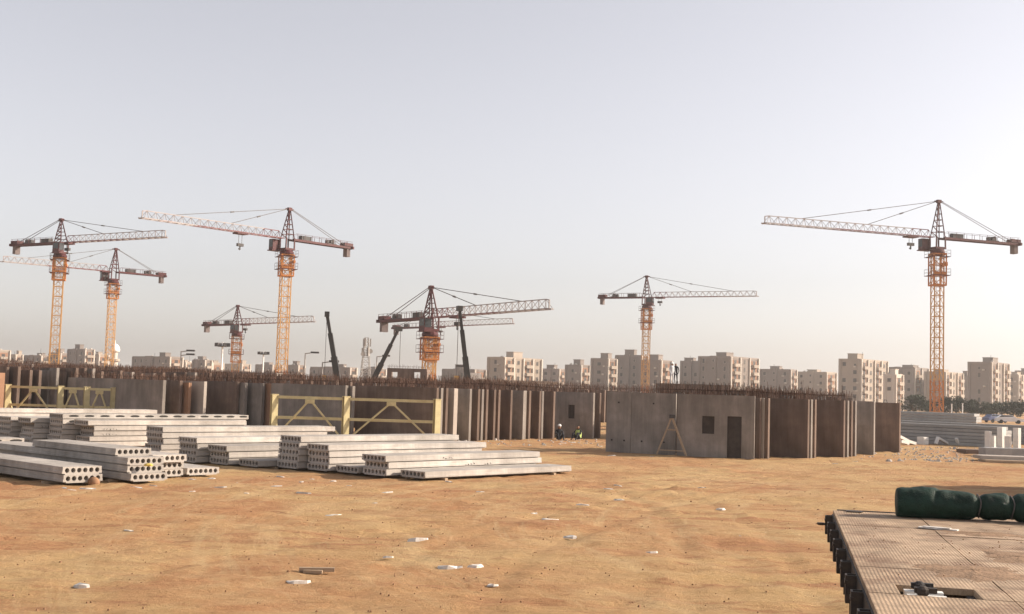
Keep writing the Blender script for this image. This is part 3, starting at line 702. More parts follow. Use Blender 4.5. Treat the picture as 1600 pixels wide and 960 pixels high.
for i, (px, yt, D, w) in enumerate(((1427, 617, 235, 1.25), (1450, 622, 245, 1.0), (1478, 621, 240, 1.0), (1494, 620, 240, 1.05), (1512, 624, 235, 1.0), (1529, 629, 230, 1.0), (1546, 629, 240, 1.05),
                                    (1566, 628, 245, 1.0), (1583, 628, 238, 1.0), (1603, 622, 235, 1.1))):
    t = atD(px, yt, D); r = thing('tree', TW[i], 'tree', (t.x, t.y, 0), i*1.3, 'trees along the road at right'); s = t.z/5.6
    r.scale = (w*1.0, w*1.0, s)
    link('trunk', CR[i % 4][1], r); link('crown', CR[i % 4][0], r)

# ------------------------------------------------------------------ parked cars
def car(px, D, heading, paint, label, van=False):
    c = atD(px, hor(px), D); r = thing('parked_car', label, 'car', (c.x, c.y, 0), heading, 'cars parked before the trees')
    prof = [(-2.2, .35), (-2.2, .85), (-1.9, .95), (-1.35, 1.42), (.35, 1.42), (1.0, .98), (2.05, .82), (2.2, .6), (2.2, .35)]
    b = MB(); n = len(prof)
    b.add([(x, -.82 if z < 1 else -.66, z) for x, z in prof]+[(x, .82 if z < 1 else .66, z) for x, z in prof],
          [(i, (i+1) % n, n+(i+1) % n, n+i) for i in range(n)]+[tuple(range(n)), tuple(range(2*n-1, n-1, -1))])
    body = build(b, 'body', paint, r)
    build(MB().add([(-1.75, s*.80, 1.0) for s in (-1, 1)]+[(-1.3, s*.70, 1.36) for s in (-1, 1)]+[(.3, s*.70, 1.36) for s in (-1, 1)]+[(.85, s*.80, 1.0) for s in (-1, 1)],
                   [(0, 2, 4, 6), (1, 7, 5, 3), (0, 1, 3, 2), (6, 4, 5, 7)]), 'window', M['glass'], body)
    w = share('cwheel', lambda: MB().lathe([(.15, -.1), (.3, -.11), (.33, 0), (.3, .11), (.15, .1)], 14, Matrix.Rotation(rad(90), 4, 'X')).mesh('wheel', M['tyre']))
    for x in (-1.35, 1.35):
        for y in (-.75, .75): link('wheel', w, r, (x, y, .33))
    for y in (-.55, .55): build(MB().box(2.12, 2.2, y-.18, y+.18, .62, .76), 'headlight', M['white_paint'], r)
    return r
car(1556, 205, rad(20), M['car_blue'], 'dark blue car, left one of the two parked before the trees')
car(1577, 200, rad(-15), M['car_white'], 'white car, right one of the two parked before the trees')

# ------------------------------------------------------------------ precast wall panels
_bars = {}
def bars_mesh(L, t, h, seed):
    key = (round(L, 1), round(h, 2), seed % 4)
    if key not in _bars:
        rng = random.Random(seed % 4+11); b = MB(); n = int(L/.16)
        for i in range(n):
            for y in (t*.28, t*.72):
                x = (i+.5)*L/n; hh = h*rng.uniform(.55, 1.12)*(1 if rng.random() < .94 else 1.35); b.bar((x, y, -.05), (x+rng.gauss(0, .035), y+rng.gauss(0, .03), hh), .022, n=3)
        b.bar((.1, t*.28, h*.45), (L-.1, t*.28, h*.45), .02, n=3)
        _bars[key] = b.mesh('starter_bars', M['rust'])
    return _bars[key]
_pm = {}
def shade_boards(r, openings, t, y0=0.0):
    for (a, c, z0, z1) in openings: build(MB().box(a+.003, c-.003, y0+t*.25, y0+t*.45, max(z0, 0)+.003, z1-.003), 'opening_shade_board', M['opening_shade'], r)  # dark boards added so the openings read as shaded voids
def panel_mesh(L, t, h, material, openings):
    """x along length, y thickness (0..t), z up, real openings (x0,x1,z0,z1)."""
    key = (round(L, 2), round(t, 2), round(h, 2), material.name, tuple(openings))
    if key in _pm: return _pm[key]
    b = MB(); poly = [(0, 0)]; hol = []
    for (a, c, z0, z1) in openings:
        if z0 <= 0: poly += [(a, 0), (a, z1), (c, z1), (c, 0)]
        else: hol.append([(a, z0), (a, z1), (c, z1), (c, z0)])
    poly += [(L, 0), (L, h-.02), (L-.02, h), (.02, h), (0, h-.02)]
    q = MB(); q.extrude(poly, hol, t)
    b.add([(y, x, z) for x, y, z in q.v], q.f)      # swap so that profile lies in x-z
    _pm[key] = b.mesh('wall_panel', material)
    return _pm[key]
PCOUNT = [0]
def wall_panel(px, v, L, h, material, label, group, t=.18, bars=.0, openings=(), lifts=True, dv=0.0):
    """near sunlit end seen at px, panel runs away along the yard's v axis."""
    PCOUNT[0] += 1
    u = u_at(px, v); 
    r = thing('wall_panel', label, 'wall panel', uv(u-t, v), GA+rad(90), group)     # local x = +v, local y = -u
    r.location = uv(u, v)
    link('concrete', panel_mesh(L, t, h, material, openings), r)
    if bars: sb = stuff(link('starter_bars', bars_mesh(L, t, bars, PCOUNT[0]), r, (0, 0, h))); sb.scale.z = .6+.75*((PCOUNT[0]*37) % 19)/19
    shade_boards(r, openings, t)
    if lifts:
        lm = share('lift', lambda: MB().bar((-.12, 0, -.02), (-.08, 0, .16), .03).bar((-.08, 0, .16), (.08, 0, .16), .03).bar((.08, 0, .16), (.12, 0, -.02), .03).mesh('lifting_loop', M['steel_dark']))
        for f in (.22, .78): link('lifting_loop', lm, r, (L*f, t/2, h))
    return r
G_, B_, PL, TN = M['panel_grey'], M['panel_brown'], M['panel_pale'], M['panel_tan']
# --- right-hand block
gr = 'precast panels in the right-hand rack'
def end_panel(name, label, a, b_, h, material, openings=(), t=.2, bars=0.0):
    A = P(*a); Bp = P(*b_); d = A-Bp; L = d.length; r = thing(name, label, 'wall panel', Bp, math.atan2(d.y, d.x), gr)
    link('concrete', panel_mesh(round(L, 2), t, h, material, openings), r, (0, -t, 0))
    shade_boards(r, openings, t, -t)
    if bars: stuff(link('starter_bars', bars_mesh(L, t, bars, 3), r, (0, -t, h)))
    return r, L
# local x of these runs from the right end towards the left; the shaded face looks at the camera
fp, L1 = end_panel('wall_panel', 'big grey front panel with window opening and doorway, right of the wooden trestle', (1057, 712.5), (1178, 718), 3.08, G_, ((0.62, 1.32, 0, 2.05), (1.95, 2.55, 1.15, 2.02)), .2)
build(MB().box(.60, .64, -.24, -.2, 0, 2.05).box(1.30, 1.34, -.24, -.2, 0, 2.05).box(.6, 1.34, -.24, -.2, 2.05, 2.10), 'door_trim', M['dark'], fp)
fp2, L2 = end_panel('wall_panel', 'grey front panel left of the wooden trestle, darker patch low on its face', (985, 708.2), (1054.5, 711.5), 3.08, G_, (), .2)
fp3, L3 = end_panel('wall_panel', 'smooth grey end panel at the left corner of the right-hand rack', (946, 706), (984.6, 708.2), 3.08, M['panel_grey'], (), .22)
for o, L in ((fp2, L2), (fp3, L3)):
    for k, (fx, z) in enumerate(((.25, .62), (.75, .62), (.5, 2.55))):
        link('bolt_pocket', share('pocket', lambda: MB().lathe([(.045, 0), (.045, .03)], 10, Matrix.Rotation(rad(-90), 4, 'X')).mesh('bolt_pocket', M['dark'])), o, (L*fx, .003, z))
EDGE_R = [(1189, 30.3, B_, 'pale-edged panel directly behind the right end of the doorway panel', ()),
          (1195, 30.2, PL, 'pale panel with a bright corner, two panels right of the doorway panel', ()),
          (1202, 30.0, B_, 'panel left of the wide reddish-brown face in the right-hand rack', ()),
          (1264, 29.0, B_, 'first of three close panels ending the wide reddish-brown face', ()),
          (1269, 29.0, G_, 'middle one of three close panels right of the wide reddish-brown face', ()),
          (1275, 29.1, B_, 'last of three close panels right of the wide reddish-brown face', ()),
          (1320, 28.8, B_, 'first of four close panels ending the second brown face in the right-hand rack', ()),
          (1326, 28.9, G_, 'second of four close panels in the right-hand rack', ()),
          (1332, 29.1, B_, 'third of four close panels in the right-hand rack', ()),
          (1338, 29.3, G_, 'fourth of four close panels in the right-hand rack', ()),
          (1367, 29.5, G_, 'grey panel with a tall narrow slot near the far end of the right-hand rack', ((1.25, 1.6, .35, 1.75),)),
          (1407, 30.0, B_, 'lone dark brown panel at the far right end of the right-hand rack', ())]
for i, (px, v, m_, lab, op) in enumerate(EDGE_R):
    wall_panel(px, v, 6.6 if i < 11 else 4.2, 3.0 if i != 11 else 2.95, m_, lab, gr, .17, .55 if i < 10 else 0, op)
o = thing('wall_panel', 'stand-in panel added beyond the right edge, unseen, only to cast a shadow', 'wall panel', (20.8, 40.2, 0), rad(90), gr)  # unseen panel, added to throw a shadow onto the sand
link('concrete', panel_mesh(4.2, .2, 2.6, G_, ()), o)
# --- middle row
gm = 'precast panels in the middle row'
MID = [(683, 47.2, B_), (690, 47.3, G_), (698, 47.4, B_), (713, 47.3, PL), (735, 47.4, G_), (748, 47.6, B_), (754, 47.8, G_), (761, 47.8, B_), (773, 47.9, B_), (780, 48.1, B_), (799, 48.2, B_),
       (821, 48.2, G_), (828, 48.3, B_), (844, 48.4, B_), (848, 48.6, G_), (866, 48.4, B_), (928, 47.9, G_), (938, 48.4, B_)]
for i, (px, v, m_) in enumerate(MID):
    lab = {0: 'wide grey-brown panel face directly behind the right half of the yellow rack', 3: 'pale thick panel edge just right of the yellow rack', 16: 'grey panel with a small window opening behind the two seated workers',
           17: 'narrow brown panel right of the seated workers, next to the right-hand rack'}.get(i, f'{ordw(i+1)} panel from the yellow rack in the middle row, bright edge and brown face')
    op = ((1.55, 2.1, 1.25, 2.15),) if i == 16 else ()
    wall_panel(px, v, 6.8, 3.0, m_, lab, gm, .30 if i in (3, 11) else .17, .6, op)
# --- left row
gl = 'precast panels in the left row'
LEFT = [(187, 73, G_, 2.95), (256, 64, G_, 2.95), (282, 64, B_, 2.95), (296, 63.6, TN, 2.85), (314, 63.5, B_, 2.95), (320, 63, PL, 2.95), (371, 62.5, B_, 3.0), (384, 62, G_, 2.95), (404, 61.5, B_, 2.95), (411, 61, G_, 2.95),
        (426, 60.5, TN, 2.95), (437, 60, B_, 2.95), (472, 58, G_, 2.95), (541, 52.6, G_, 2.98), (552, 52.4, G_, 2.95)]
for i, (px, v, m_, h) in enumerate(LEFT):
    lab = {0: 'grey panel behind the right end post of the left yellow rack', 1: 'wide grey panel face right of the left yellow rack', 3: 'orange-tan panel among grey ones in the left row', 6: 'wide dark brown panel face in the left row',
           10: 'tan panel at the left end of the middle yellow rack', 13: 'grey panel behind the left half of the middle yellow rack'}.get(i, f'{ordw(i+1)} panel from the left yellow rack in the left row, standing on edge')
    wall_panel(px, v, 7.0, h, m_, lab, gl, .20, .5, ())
far = thing('wall_panel', 'pinkish panel with white edge at the extreme left edge of the photo', 'wall panel', atD(8, hor(8), 74), GA+rad(90), gl); far.location.z = 0
link('concrete', panel_mesh(4.0, .5, 3.1, TN, ()), far)
# --- back rows: taller panels bristling with rusty starter bars
rb = random.Random(5)
gb = 'rebar-topped panels in the back rows'
def back_row(px0, px1, v, step, htop, hb, desc, L=6.5, var=.05):
    px = px0; k = 0
    while px < px1:
        h = htop*rb.uniform(1-var, 1+var*.8); k += 1
        r = wall_panel(px, v+rb.uniform(-.6, .6), L, h, rb.choice([B_, B_, B_, G_]), f'{ordw(k)} from left of the rebar-topped brown panels in the {desc}', gb, .2, hb, (), False)
        px += step*rb.uniform(.75, 1.3)
back_row(10, 470, 80, 15, 3.50, .42, 'left back row')
back_row(30, 480, 90, 19, 3.68, .36, 'rearmost left row', 6.5, .07)
back_row(470, 880, 64, 17, 3.22, .48, 'row behind the middle yellow rack')
back_row(640, 1030, 74, 20, 3.25, .65, 'rearmost middle row')
back_row(1062, 1330, 44, 22, 3.10, .60, 'row behind the trestle', 5.5)
back_row(1120, 1345, 56, 24, 3.25, .60, 'rearmost right row')
# flat-topped rusty formwork block
t0 = P(372, 680, 0); A0 = atD(374, hor(374), 100); Bx = atD(430, hor(430), 100); zt = atD(400, 582, 100).z
r = thing('formwork_block', 'long flat-topped rusty steel formwork block left of the tall crane mast', 'formwork', (A0.x, 100, 0))
w = Bx.x-A0.x
build(MB().box(0, w, 0, 2.4, 0, zt-.25), 'shell', M['rust_plate'], r)
build(MB().box(-.06, w+.06, -.08, 2.5, zt-.25, zt), 'top_plate', M['panel_grey'], r)
for k in range(7): build(MB().box(w*(k+.5)/7-.05, w*(k+.5)/7+.05, -.07, 0, 0, zt-.26), 'rib', M['rust_plate'], r)
# dark erected module with openings
A0 = atD(604, hor(604), 120); Bx = atD(666, hor(666), 120); zt = atD(635, 576, 120).z; w = Bx.x-A0.x
r = thing('precast_module', 'dark unfinished precast box with small bright openings under the central crane', 'precast module', (A0.x, 120, 0))
pmh = panel_mesh(round(w, 2), .25, round(zt, 2), B_, ((.45, 1.05, zt-1.0, zt-.4), (2.75, 3.35, zt-.95, zt-.35)))
link('front_wall', pmh, r, (0, 0, 0)); link('side_wall', panel_mesh(3.0, .25, round(zt, 2), B_, ()), r, (w, .25, 0), rad(90)); link('side_wall', panel_mesh(3.0, .25, round(zt, 2), B_, ()), r, (.25, .25, 0), rad(90))
stuff(link('starter_bars', bars_mesh(w, .25, .4, 2), r, (0, 0, zt)))
# tall room module the two workers stand on
A0 = atD(1032, hor(1032), 98); Bx = atD(1141, hor(1141), 98); ZM = atD(1050, 599.5, 98).z; w = Bx.x-A0.x
MODX = A0.x
r = thing('precast_module', 'tall dark precast box carrying the two standing workers', 'precast module', (A0.x, 98, 0))
build(MB().box(0, w, 0, .2, 0, ZM-.2), 'front_wall', B_, r); build(MB().box(0, w, 2.8, 3.0, 0, ZM-.2), 'back_wall', B_, r)
for x in (0, w-.2): build(MB().box(x, x+.2, .2, 2.8, 0, ZM-.2), 'side_wall', G_, r)
build(MB().box(-.03, w+.03, -.03, 3.03, ZM-.2, ZM), 'roof_slab', B_, r)

# ------------------------------------------------------------------ yellow racks
def rack(label, xs, D, ztop, zmid, apexes, group='yellow steel panel racks', depth=1.2):
    c = atD(xs[0], hor(xs[0]), D); r = thing('panel_rack', label, 'rack', (c.x, D, 0), 0, group)
    X = [atD(x, hor(x), D).x-c.x for x in xs]
    for x in X:
        p = build(MB().box(-.17, .17, -.13, -.10, 0, ztop+.06).box(-.17, .17, .10, .13, 0, ztop+.06).box(-.02, .02, -.10, .10, 0, ztop+.06).box(-.19, .19, -.15, .15, ztop+.06, ztop+.09), 'post', M['yellow_frame'], r, (x, 0, 0), rad(34))
        build(MB().box(-.3, .3, -.3, .3, 0, .06), 'foot_plate', M['yellow_frame'], p)
        build(MB().bar((x, .08, ztop*.75), (x, depth, .05), .12), 'back_strut', M['yellow_frame'], r)
    for i in range(len(X)-1):
        for z in (ztop-.06, zmid): build(MB().box(X[i]+.16, X[i+1]-.16, -.06, .06, z-.075, z+.075), 'rail', M['yellow_frame'], r)
        xm = (X[i]+X[i+1])/2
        for s in (-1, 1): build(MB().bar((xm+s*.06, -.1, ztop-.22), (xm+s*(X[i+1]-X[i])*.46, -.1, .15), .09), 'brace', M['yellow_frame'], r)
        build(MB().box(xm-.25, xm+.25, -.17, -.145, ztop-.36, ztop-.14), 'gusset', M['yellow_frame'], r)
    return r
rack('pale yellow steel rack with inverted-V braces in front of the middle panels', (430, 542, 684), 63.5, 2.32, 1.18, ())
rack('pale yellow steel rack with heavy posts behind the left slab stacks', (14, 96, 137, 179), 76, 2.30, 1.10, ())

# ------------------------------------------------------------------ hollow-core slabs
SW, ST, PITCH = 1.18, 0.222, 0.2225
def slab_profile():
    w = SW; t = ST
    poly = [(.09, 0), (w-.09, 0), (w-.085, .030), (w, .033), (w, .095), (w-.012, .106), (w-.012, t-.004), (w-.016, t), (.016, t), (.012, t-.004), (.012, .106), (0, .095), (0, .033), (.085, .030)]
    hol = []
    for k in range(6):
        cy = .055+(w-.11)*(k+.5)/6; hol.append([(cy+.066*math.cos(2*math.pi*i/12), .122+.068*math.sin(2*math.pi*i/12)) for i in range(12)])
    return poly, hol
_sl = {}
def slab_mesh(L, slots=False):
    L = round(L*4)/4; key = (L, slots)
    if key not in _sl:
        p, h = slab_profile(); b = MB(); b.extrude(p, h, L); _sl[key] = b.mesh('hollow_core_slab', M['slab'])
    return _sl[key]
rs = random.Random(21)
gs = 'stacked hollow-core slabs'
def mark(parent, x, z, w, seed):
    g = random.Random(seed); b = MB(); k = 0
    while k < w:
        pts = [(x+k+g.uniform(0, .08), z+g.uniform(.0, .09)) for _ in range(4)]
        for a, c in zip(pts, pts[1:]): b.bar((a[0], -.004, a[1]), (c[0], -.004, c[1]), .016, .004)
        k += .14
    return build(b, 'painted_mark', M['black_paint'], parent)
def bearers(u0, u1, v0, v1, along_u, desc):
    for k in range(2):
        if along_u: a = uv(u0+(u1-u0)*(.12+.74*k), v0-.08); rz = GA+rad(90); L = v1-v0+.16
        else: a = uv(u0-.08, v0+(v1-v0)*(.12+.74*k)); rz = GA; L = u1-u0+.16
        o = build(MB().box(0, L, -.06, .06, -.05, .07), 'timber_bearer', M['wood'], None, (a.x, a.y, 0), rz)
        tag(o, ('near' if k == 0 else 'far')+' timber bearer under the '+desc, 'timber', 'timber bearers under the slabs')
def place_slab(u, v, z, L, along_u, label, slots=False):
    jz = rad(rs.uniform(-.5, .5))
    if along_u: o = link('hollow_core_slab', slab_mesh(L), None, uv(u, v, z), GA+jz)          # width runs to +v
    else: o = link('hollow_core_slab', slab_mesh(L), None, uv(u+SW, v, z), GA+rad(90)+jz)      # width runs to -u ... starts at u+SW
    tag(o, label, 'slab', gs)
    if slots:
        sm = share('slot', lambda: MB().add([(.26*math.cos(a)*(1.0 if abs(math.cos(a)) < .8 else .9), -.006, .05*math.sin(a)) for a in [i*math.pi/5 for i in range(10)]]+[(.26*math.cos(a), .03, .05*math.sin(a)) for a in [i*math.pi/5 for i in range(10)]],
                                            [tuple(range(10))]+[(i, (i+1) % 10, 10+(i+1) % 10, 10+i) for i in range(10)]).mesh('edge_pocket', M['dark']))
        n = int(L/.72)
        for k in range(n): link('edge_pocket', sm, o, (.5+k*(L-.8)/max(n-1, 1), .014, .142))
    return o
def stack_u(desc, v, corners, lengths, slots=(), marks=(), extra_z=0.07):
    """corners: px of near corner per level from bottom to top"""
    n = len(corners); u0s = []
    for i, px in enumerate(corners):
        z = extra_z+i*PITCH; u = u_at(px, v, z); u0s.append(u); L = lengths[i] if isinstance(lengths, (list, tuple)) else lengths
        L = round(L*4)/4
        k = n-i
        w = 'top' if k == 1 else ('bottom' if i == 0 else ordw(k)+' from top')
        lab = (f'{w} slab in the ' if n > 1 else '')+desc
        o = place_slab(u, v+rs.uniform(-.02, .02), z, L, True, lab, i in slots)
        for (lv, x, wd) in marks:
            if lv == i: mark(o, x, .04, wd, int(px*3+i))
    L0 = lengths[0] if isinstance(lengths, (list, tuple)) else lengths
    bearers(u0s[0], u0s[0]+L0, v, v+SW, True, desc)
stack_u('single rightmost slab beside the open sand', 27.65, [664], 7.5, (), ())
stack_u('three-high stack beside the single rightmost slab', 28.95, [604, 607, 603], [7.5, 7.75, 7.75], (), ((1, 3.6, .5), (1, 4.6, .4), (2, 2.6, .5)))
stack_u('slab wedged low between three-high and four-high stacks', 30.22, [560], 7.5)
stack_u('four-high stack between the three-high and five-high ones', 31.48, [513, 515, 515, 513], [7.5, 7.5, 7.5, 7.75])
stack_u('near five-high stack with all its dark ends visible', 32.75, [466, 467, 467, 468, 471], [7.5, 7.5, 7.5, 7.5, 7.75])
stack_u('lone ground-level slab left of the near five-high stack', 34.02, [404], 6.0)
stack_u('three-high stack with a nearly solid top end', 35.30, [357, 358, 354], [7.5, 7.5, 7.75])
stack_u('four-high stack left of the near solid-ended three-high one', 36.60, [306, 308, 309, 308], [7.5, 7.5, 7.5, 7.75])
stack_u('mid-distance five-high stack reaching towards the middle yellow rack', 40.2, [250, 252, 255, 254, 255], [8, 8, 8, 8, 8.5])
stack_u('far five-high stack with hand-written marks', 46.4, [140, 140, 147, 147, 138], [8, 8, 8, 8, 8], (), ((2, .4, .7), (3, .4, .7)))
stack_u('far six-high stack topped by slabs with oval pockets', 47.75, [92, 95, 97, 98, 98, 98], [9, 9, 9, 9, 9.25, 9.5], (4, 5), ())
stack_u('far five-high stack left of the oval-pocket stack', 49.1, [46, 50, 53, 54, 48], [8, 8, 8, 8, 8], (), ((3, .3, .6),))
stack_u('far five-high stack cut by the left edge', 50.45, [10, 14, 18, 18, 17], [8, 8, 8, 8, 8])
stack_u('rearmost six-high stack below the left yellow rack', 55.0, [-40, -40, -40, -40, -40, -42], [9.5]*6)
for i in range(3):
    z = .07+i*PITCH; w_ = ('bottom', 'middle', 'top')[i]
    place_slab(20.0-7.5+.1*i, 41.5, z, 7.5, True, w_+' slab in the three-high pale stack at the left edge behind sunlit stacks', i == 2)
bearers(12.6, 19.9, 41.5, 41.5+SW, True, 'three-high pale stack at the left edge')
def stack_v(desc, u, v0, corners, lengths, extra_z=.07):
    n = len(corners)
    for i, px in enumerate(corners):
        z = extra_z+i*PITCH; v = bis(lambda t: -proj(uv(u, t, z))[0], 20, 60, -px); L = lengths[i]
        k = n-i; w = 'top' if k == 1 else ('bottom' if i == 0 else ordw(k)+' from top')
        place_slab(u+rs.uniform(-.02, .02), v, z, L, False, (f'{w} slab in the ' if n > 1 else '')+desc)
        if i == 0: vb = v
    bearers(u, u+SW, vb, vb+lengths[0], False, desc)
stack_v('sunlit two-high stack nearest the left edge', 16.2, 30.9, [97, 97], [8.0, 8.0])
stack_v('sunlit four-high stack holding a yellow scrap', 18.05, 30.7, [203, 198, 199, 179], [9.0, 9.0, 9.0, 5.0])
stack_v('three-high stack peeping out behind the sunlit four-high one', 19.35, 31.7, [232, 233, 238], [6.0, 6.0, 6.0])
stack_v('lone slab with six sunlit holes', 20.75, 31.7, [292], [4.5])

# ------------------------------------------------------------------ wooden trestle against the front panel
A = P(1024, 711); Bf = P(1071, 713.5); mid = (A+Bf)/2; apex_back = Vector((mid.x+.28, mid.y+.30, 1.92))
off = Vector((0, -.35, 0)); A += off; Bf += off; A.z = Bf.z = 0
r = thing('wooden_trestle', 'wooden A-shaped trestle leaning on the front panels', 'trestle', (mid.x, mid.y-.35, 0))
o0 = Vector((mid.x, mid.y-.35, 0)); a = A-o0; b2 = Bf-o0; ap = Vector((.02, .22, 1.95))
for q in (a, b2): build(MB().bar(q, ap, .10, .08), 'leg', M['wood'], r)
for t in (.14, .66): build(MB().bar(a.lerp(ap, t)+Vector((0, -.07, 0)), b2.lerp(ap, t)+Vector((0, -.07, 0)), .10, .05), 'rung', M['wood'], r)
build(MB().box(-.14, .14, -.1, .1, -.09, .09, Matrix.Translation(ap)), 'head_block', M['steel_dark'], r)

# ------------------------------------------------------------------ people
def skin_body(name, joints, edges, parent, mats, root=0):
    me = bpy.data.meshes.new(name); me.from_pydata([j[0] for j in joints], edges, []); me.materials.append(mats)
    o = link(name, me, parent); sk = o.modifiers.new('Skin', 'SKIN'); sk.use_smooth_shade = True
    lay = me.skin_vertices[0].data if me.skin_vertices else None
    if lay is None:
        bpy.context.view_layer.objects.active = o; lay = me.skin_vertices[0].data
    for i, j in enumerate(joints): lay[i].radius = j[1] if isinstance(j[1], tuple) else (j[1], j[1])
    lay[root].use_root = True
    sb = o.modifiers.new('Subdivision', 'SUBSURF'); sb.levels = 1; sb.render_levels = 1
    return o
def person(label, loc, rz, pose, shirt, vest, helmet):
    r = thing('person', label, 'person', loc, rz, 'workers on the site')
    if pose == 'stand':
        J = {'pel': (0, 0, .92, (.15, .11)), 'chest': (0, .0, 1.28, (.18, .12)), 'sh': (0, 0, 1.42, (.15, .09)), 'neck': (0, 0, 1.50, .055), 'head': (0, -.02, 1.63, (.085, .10)), 'top': (0, -.01, 1.72, .07),
             'hl': (-.1, 0, .84, .09), 'kl': (-.11, -.02, .47, .06), 'al': (-.12, .02, .09, .045), 'tl': (-.13, -.14, .04, .04), 'hr': (.1, 0, .84, .09), 'kr': (.12, .0, .47, .06), 'ar': (.13, .03, .09, .045), 'tr': (.15, -.13, .04, .04),
             'sl': (-.19, 0, 1.40, .06), 'el': (-.26, .03, 1.12, .045), 'wl': (-.22, -.12, .90, .032), 'sr': (.19, 0, 1.40, .06), 'er': (.27, .02, 1.12, .045), 'wr': (.24, -.13, .92, .032)}
    else:
        J = {'pel': (0, 0, .14, (.16, .13)), 'chest': (0, .02, .48, (.18, .13)), 'sh': (0, .0, .62, (.15, .09)), 'neck': (0, -.02, .70, .055), 'head': (0, -.06, .83, (.085, .10)), 'top': (0, -.05, .92, .07),
             'hl': (-.11, -.06, .14, .10), 'kl': (-.17, -.40, .46, .065), 'al': (-.14, -.58, .09, .045), 'tl': (-.15, -.74, .05, .04), 'hr': (.11, -.06, .14, .10), 'kr': (.18, -.42, .42, .065), 'ar': (.16, -.62, .09, .045), 'tr': (.17, -.78, .05, .04),
             'sl': (-.19, 0, .60, .06), 'el': (-.25, -.16, .40, .045), 'wl': (-.14, -.36, .50, .032), 'sr': (.19, 0, .60, .06), 'er': (.25, -.17, .40, .045), 'wr': (.13, -.38, .48, .032)}
    names = list(J); E = [('pel', 'chest'), ('chest', 'sh'), ('sh', 'neck'), ('neck', 'head'), ('head', 'top'), ('pel', 'hl'), ('hl', 'kl'), ('kl', 'al'), ('al', 'tl'), ('pel', 'hr'), ('hr', 'kr'), ('kr', 'ar'), ('ar', 'tr'),
                         ('sh', 'sl'), ('sl', 'el'), ('el', 'wl'), ('sh', 'sr'), ('sr', 'er'), ('er', 'wr')]
    joints = [((J[k][0], J[k][1], J[k][2]), J[k][3]) for k in names]; edges = [(names.index(a_), names.index(b_)) for a_, b_ in E]
    for s, w_ in ((-1, 'wl'), (1, 'wr')):
        wv = Vector(J[w_][:3]); base = names.index(w_); palm = len(joints); joints.append((tuple(wv+Vector((0, -.05, -.05))), .03)); edges.append((base, palm))
        for f in range(4):
            k = len(joints); joints.append((tuple(wv+Vector(((f-1.5)*.022, -.09-.01*(f % 2), -.09))), .010)); edges.append((palm, k))
            joints.append((tuple(wv+Vector(((f-1.5)*.020, -.09, -.125+.006*abs(f-1)))), .009)); edges.append((k, k+1))
        k = len(joints); joints.append((tuple(wv+Vector((-s*.045, -.07, -.06))), .011)); edges.append((palm, k))
    body = skin_body('body', joints, edges, r, shirt)
    hz = J['head'][2]; hy = J['head'][1]
    build(MB().lathe([(.02, hz-.13), (.07, hz-.10), (.088, hz-.02), (.085, hz+.04)], 12, Matrix.Translation((0, hy-.012, 0))).box(-.014, .014, hy-.115, hy-.09, hz-.04, hz+.01), 'face', M['skin'], body, smooth=True)
    if helmet: build(MB().lathe([(.135, hz+.045), (.118, hz+.06), (.112, hz+.11), (.07, hz+.165), (.01, hz+.18)], 14, Matrix.Translation((0, hy, 0))), 'helmet', helmet, r, smooth=True)
    if vest:
        c = J['chest']; p = J['pel']
        b = MB(); ring = []
        for z, w_, d, yy in ((p[2]+.02, .20, .165, p[1]), ((p[2]+c[2])/2, .205, .16, (p[1]+c[1])/2), (c[2], .215, .16, c[1]), (J['sh'][2]+.03, .17, .12, J['sh'][1])):
            ring.append([(w_*math.cos(2*math.pi*i/14), yy+d*math.sin(2*math.pi*i/14), z) for i in range(14)])
        vs = [q for g in ring for q in g]; b.add(vs, [(k*14+i, k*14+(i+1) % 14, (k+1)*14+(i+1) % 14, (k+1)*14+i) for k in range(3) for i in range(14)])
        build(b, 'vest', vest, r, smooth=True)
    return r
pw = P(873, 688); person('worker in dark clothes and white helmet sitting against the grey panel, left of the pair', (pw.x, pw.y-.2, 0), rad(10), 'sit', M['cloth_dark'], None, M['helmet'])
pw = P(903, 688); person('worker in lime hi-vis vest sitting against the grey panel, right of the pair', (pw.x, pw.y-.2, 0), rad(-30), 'sit', M['cloth_dark'], M['hivis'], None)
a = atD(1050, 599, 99); person('worker in light shirt standing on the tall precast box, left one', (a.x, 99.2, ZM), rad(30), 'stand', M['cloth_light'], None, M['helmet'])
a = atD(1057, 599, 99); person('worker in black standing on the tall precast box, right of the pair', (a.x, 99.6, ZM), rad(-20), 'stand', M['cloth_dark'], None, None)

# ------------------------------------------------------------------ precast yard at the right
gy = 'grey slab stacks in the right-hand yard'
def plain_stack(desc, px_end, D, L, n, hgt, wd=1.2, mtl=None):
    c = atD(px_end, hor(px_end), D); c.z = 0
    for i in range(n):
        j = rs.uniform(-.25, .25)
        me = share(('pst', round(L, 1), hgt), lambda: MB().extrude([(0.02, 0), (wd-.02, 0), (wd, .02), (wd, hgt-.05), (wd-.04, hgt-.02), (.04, hgt-.02), (0, hgt-.05), (0, .02)], [], L).mesh('precast_slab', M['grey_slab']))
        o = link('precast_slab', me, None, c+EV*j+EL*wd+Vector((0, 0, i*hgt)), GA+rad(90)+rad(rs.uniform(-.4, .4)))
        k = n-i; w_ = 'top' if k == 1 else ('bottom' if i == 0 else ordw(k)+' from top')
        tag(o, f'{w_} grey slab in the {desc}', 'slab', gy)
plain_stack('tall far stack beside the lone brown panel', 1522, 100, 14, 9, .25)
plain_stack('long stack ending left of the white columns', 1568, 84, 13, 6, .25)
plain_stack('far stack running past the right edge', 1640, 92, 12, 6, .25)
plain_stack('low stack behind the white folded strips', 1500, 92, 9, 4, .25)
ZA = rad(30); EZ = Vector((math.cos(ZA), math.sin(ZA), 0))
